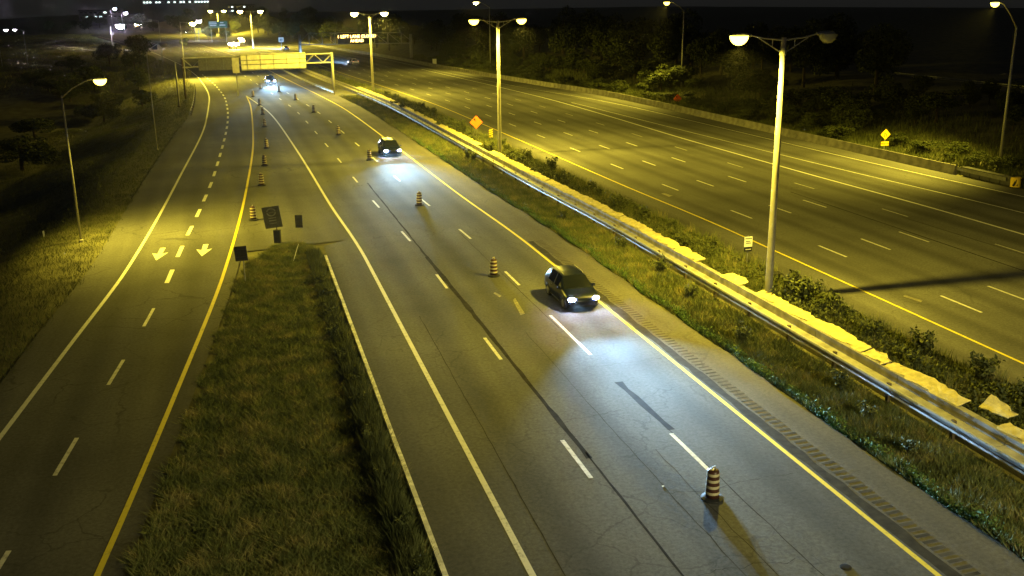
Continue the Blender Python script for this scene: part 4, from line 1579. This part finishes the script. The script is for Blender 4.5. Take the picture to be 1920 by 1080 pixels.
# trees and bushes
def crown_mesh(seed, n, leaf, squash=.8, lobes=9):
    rr = np.random.default_rng(seed)
    c = rr.normal(size=(lobes, 3))
    c /= np.linalg.norm(c, axis=1)[:, None]
    c *= rr.uniform(.25, .72, (lobes, 1))
    c[:, 2] = c[:, 2] * squash
    rad = rr.uniform(.25, .48, lobes)

    def pf(r, n):
        k = r.integers(0, lobes, n)
        d = r.normal(size=(n, 3))
        d /= np.linalg.norm(d, axis=1)[:, None]
        q = c[k] + d * (rad[k] * r.uniform(.45, 1.05, n) ** .5)[:, None]
        keep = np.sin(q[:, 0] * 9 + seed) * np.sin(q[:, 1] * 8) * np.sin(q[:, 2] * 10) > -.35
        return q[keep]
    v, t = leaves_volume(n, pf, leaf, seed + 5)
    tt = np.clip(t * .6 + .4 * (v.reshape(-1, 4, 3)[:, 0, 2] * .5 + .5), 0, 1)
    return fast_mesh('crown', v, 4, MAT['tree'], tt)


def trunk_mesh(seed):
    rr = random.Random(seed)
    mb = MB().tube([(0, 0, -1.3), (.02, .01, -.5), (.03, -.02, .1), (.02, .02, .5)], [.06, .048, .035, .015], 7)
    for k in range(5):
        a = rr.uniform(0, 6.3)
        z = rr.uniform(-.5, .2)
        mb.tube([(.02, 0, z), (.3 * math.cos(a), .3 * math.sin(a), z + .25), (.55 * math.cos(a), .55 * math.sin(a), z + .4)], [.022, .014, .005], 5)
    return mb.mesh('trunk', MAT['bark'])


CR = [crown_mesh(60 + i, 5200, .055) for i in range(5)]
TRK = [trunk_mesh(i) for i in range(3)]
BU = [crown_mesh(80 + i, 3600, .06, .7, 8) for i in range(4)]


def tree(i, x, y, r, h, name, label, cat, group, cr=CR, z=None):
    z0 = float(terrain_h(np.array([x]), np.array([float(y)]))[0]) if z is None else z
    o = thing(name, label, cat, (x, y, z0), random.uniform(0, 6), group)
    c = link('crown', cr[i % len(cr)], o)
    k = link('trunk', TRK[i % 3], o)
    rz = h * .5
    c.scale = (r, r, rz)
    c.location = (0, 0, h - rz * .92)
    k.scale = (r, r, rz)
    k.location = (0, 0, h - rz * .92)
    return o


def bank_place(y):
    for lim, txt in ((74, 'right of the crash cushion'), (86, 'behind the crash cushion and the merge sign'), (96, 'just beyond the yellow merge sign'),
                     (118, 'halfway from the merge sign to the small orange sign'), (135, 'a little before the small orange sign'),
                     (150, 'at the small orange sign'), (175, 'just beyond the lamp post at the small orange sign'), (215, 'before the farthest right lamp post')):
        if y < lim:
            return txt
    return 'beyond the farthest right lamp post'


def size_word(h, a, b):
    return 'low' if h < a else 'medium' if h < b else 'tall'


for k in range(105):
    y = 58 + 215 * (k / 105) ** 1.15 + random.uniform(-1.2, 1.2)
    u = float(rightedge_u(y)) + random.uniform(2.2, 7.0)
    hh = random.uniform(1.0, 3.0)
    if 145 < y < 157:
        hh = min(hh, 1.3)
    if abs(y - 88) < 5.5 or abs(y - 139.5) < 7.5:
        u = max(u, float(rightedge_u(y)) + 5.2)
        hh = min(hh, 1.6)
    if 68 < y < 84:
        u = max(u, float(rightedge_u(y)) + 4.5)
        hh = min(hh, 1.5)
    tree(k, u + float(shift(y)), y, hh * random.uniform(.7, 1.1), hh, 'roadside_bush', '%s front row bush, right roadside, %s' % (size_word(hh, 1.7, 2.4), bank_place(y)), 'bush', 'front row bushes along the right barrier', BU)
for k in range(85):
    y = 56 + 225 * (k / 85) ** 1.1 + random.uniform(-2, 2)
    u = float(rightedge_u(y)) + random.uniform(7, 15)
    hh = random.uniform(2.2, 5.0)
    if abs(y - 87) < 5 or abs(y - 138.5) < 6 or (72 < y < 84 and u < 72):
        continue
    tree(k, u + float(shift(y)), y, hh * random.uniform(.6, .9), hh, 'bank_bush', '%s bush, middle of right bank, %s' % (size_word(hh, 3.0, 4.0), bank_place(y)), 'bush', 'bushes on the middle of the right bank', BU)
for k in range(62):
    y = 66 + 240 * (k / 62) + random.uniform(-3, 3)
    if 116 < y < 126:
        continue
    u = float(rightedge_u(y)) + random.uniform(15, 32)
    hh = random.uniform(6, 11) if y > 112 else random.uniform(3, 4.2)
    tree(k, u + float(shift(y)), y, hh * random.uniform(.40, .55), hh, 'bank_tree', '%s %s tree on right bank, %s' % (size_word(hh, 5, 8.5), 'slim' if hh * .45 < 3 else 'broad' if hh * .45 > 4.2 else 'middling', bank_place(y)), 'tree', 'dark trees at the back of the right bank')
for k, (x, y, r, h, lab) in enumerate(((-26.0, 300, 4.6, 9.2, 'round dark tree silhouetted under the bright bluish lamps at upper left'),
                                       (-33, 292, 4.2, 7.0, 'dark tree left of the round silhouetted tree'),
                                       (-24, 262, 3.6, 6.0, 'dark tree in front of the round silhouetted tree'),
                                       (-20, 222, 3.2, 5.0, 'dark bushy tree on the left verge below the round tree'),
                                       (-16.5, 186, 2.6, 3.8, 'low dark tree left of the gantry post'),
                                       (-22, 190, 3.4, 5.2, 'dark tree on the far left of the gantry post'),
                                       (-30, 232, 4.0, 6.5, 'dark tree on the left slope behind the slim unlit lamp post'),
                                       (-11.6, 484, 4.0, 6.2, 'dark bush on the far verge between the roads'),
                                       (-4.0, 470, 3.6, 5.0, 'second dark bush on the far verge between the roads'),
                                       (-19.0, 420, 2.4, 4.0, 'small dark bush in the far lit grass'))):
    tree(k, x, y, r, h, 'dark_tree', lab, 'tree', None)
LT = 'trees in the darkness left of the ramp'
for k in range(18):
    y = 118 + k * 9.0 + random.uniform(-3, 3)
    x = float(ramp_edge(y)) - random.uniform(14, 36)
    hh = random.uniform(2.5, 5.5)
    tree(k, x, y, hh * .95, hh * .8, 'verge_tree', '%s tree in the darkness left of the ramp, %s' % ('low' if hh < 3.5 else 'medium' if hh < 4.5 else 'taller', 'before the slim unlit lamp post' if y < 118 else 'between the unlit post and the gantry' if y < 182 else 'beyond the gantry'), 'tree', LT)
for k in range(30):
    y = 620 + random.uniform(0, 260)
    x = random.uniform(-150, 60)
    hh = random.uniform(6, 12)
    tree(k, x, y, hh * .6, hh, 'far_tree', '%s far tree %s' % ('lower' if hh < 8 else 'middling' if hh < 10 else 'tall', 'below the lit windows at top left' if x > -75 else 'left of the lit windows at top left'), 'tree', 'far trees below the horizon lights')
for k in range(34):
    y = 300 + k * 9 + random.uniform(-4, 4)
    x = float(shift(y)) + float(rightedge_u(y)) + random.uniform(6, 22)
    hh = random.uniform(6, 11)
    tree(k, x, y, hh * .55, hh, 'background_tree', '%s dark tree %s' % ('lower' if hh < 7.5 else 'middling' if hh < 9.3 else 'tallest', 'right beside the far truss gantry' if y < 340 else 'behind the white square sign' if y < 420 else 'far beyond the white square sign'), 'tree', 'dark trees behind the far gantry')

# litter and small marks
for k, (x, y, s) in enumerate(((12.3, 27.3, .08),)):
    t = MB().prism([(0, 0, 0), (s, .02, 0), (s * 1.1, s * .8, 0), (.02, s, 0)], (0, 0, .008)).build('litter', MAT['sign_white'], loc=(x, y, .016))
    tag(t, 'small pale speck of litter lying in the lane between the nearest dashes and drum', 'litter')
t = MB().lathe([(.16, 0), (.16, .02), (.10, .025)], 16).build('manhole_cover', MAT['tar'], main_road, loc=(15.3, 21.4, .0145))

# ------------------------------------------------------------------ thin haze, added for lamp glow and lifted blacks
hm = bpy.data.materials.new('glow_haze')
hm.use_nodes = True
hn = hm.node_tree
hn.nodes.remove(hn.nodes['Principled BSDF'])
pv = hn.nodes.new('ShaderNodeVolumePrincipled')
pv.inputs['Color'].default_value = (0.9, 0.9, 0.9, 1)
pv.inputs['Density'].default_value = 0.00011
pv.inputs['Anisotropy'].default_value = 0.88
hn.links.new(pv.outputs[0], hn.nodes['Material Output'].inputs['Volume'])
hz = MB().box((0, 740, 11.5), (1440, 1760, 37)).build('haze', hm)
hz['kind'] = 'stuff'
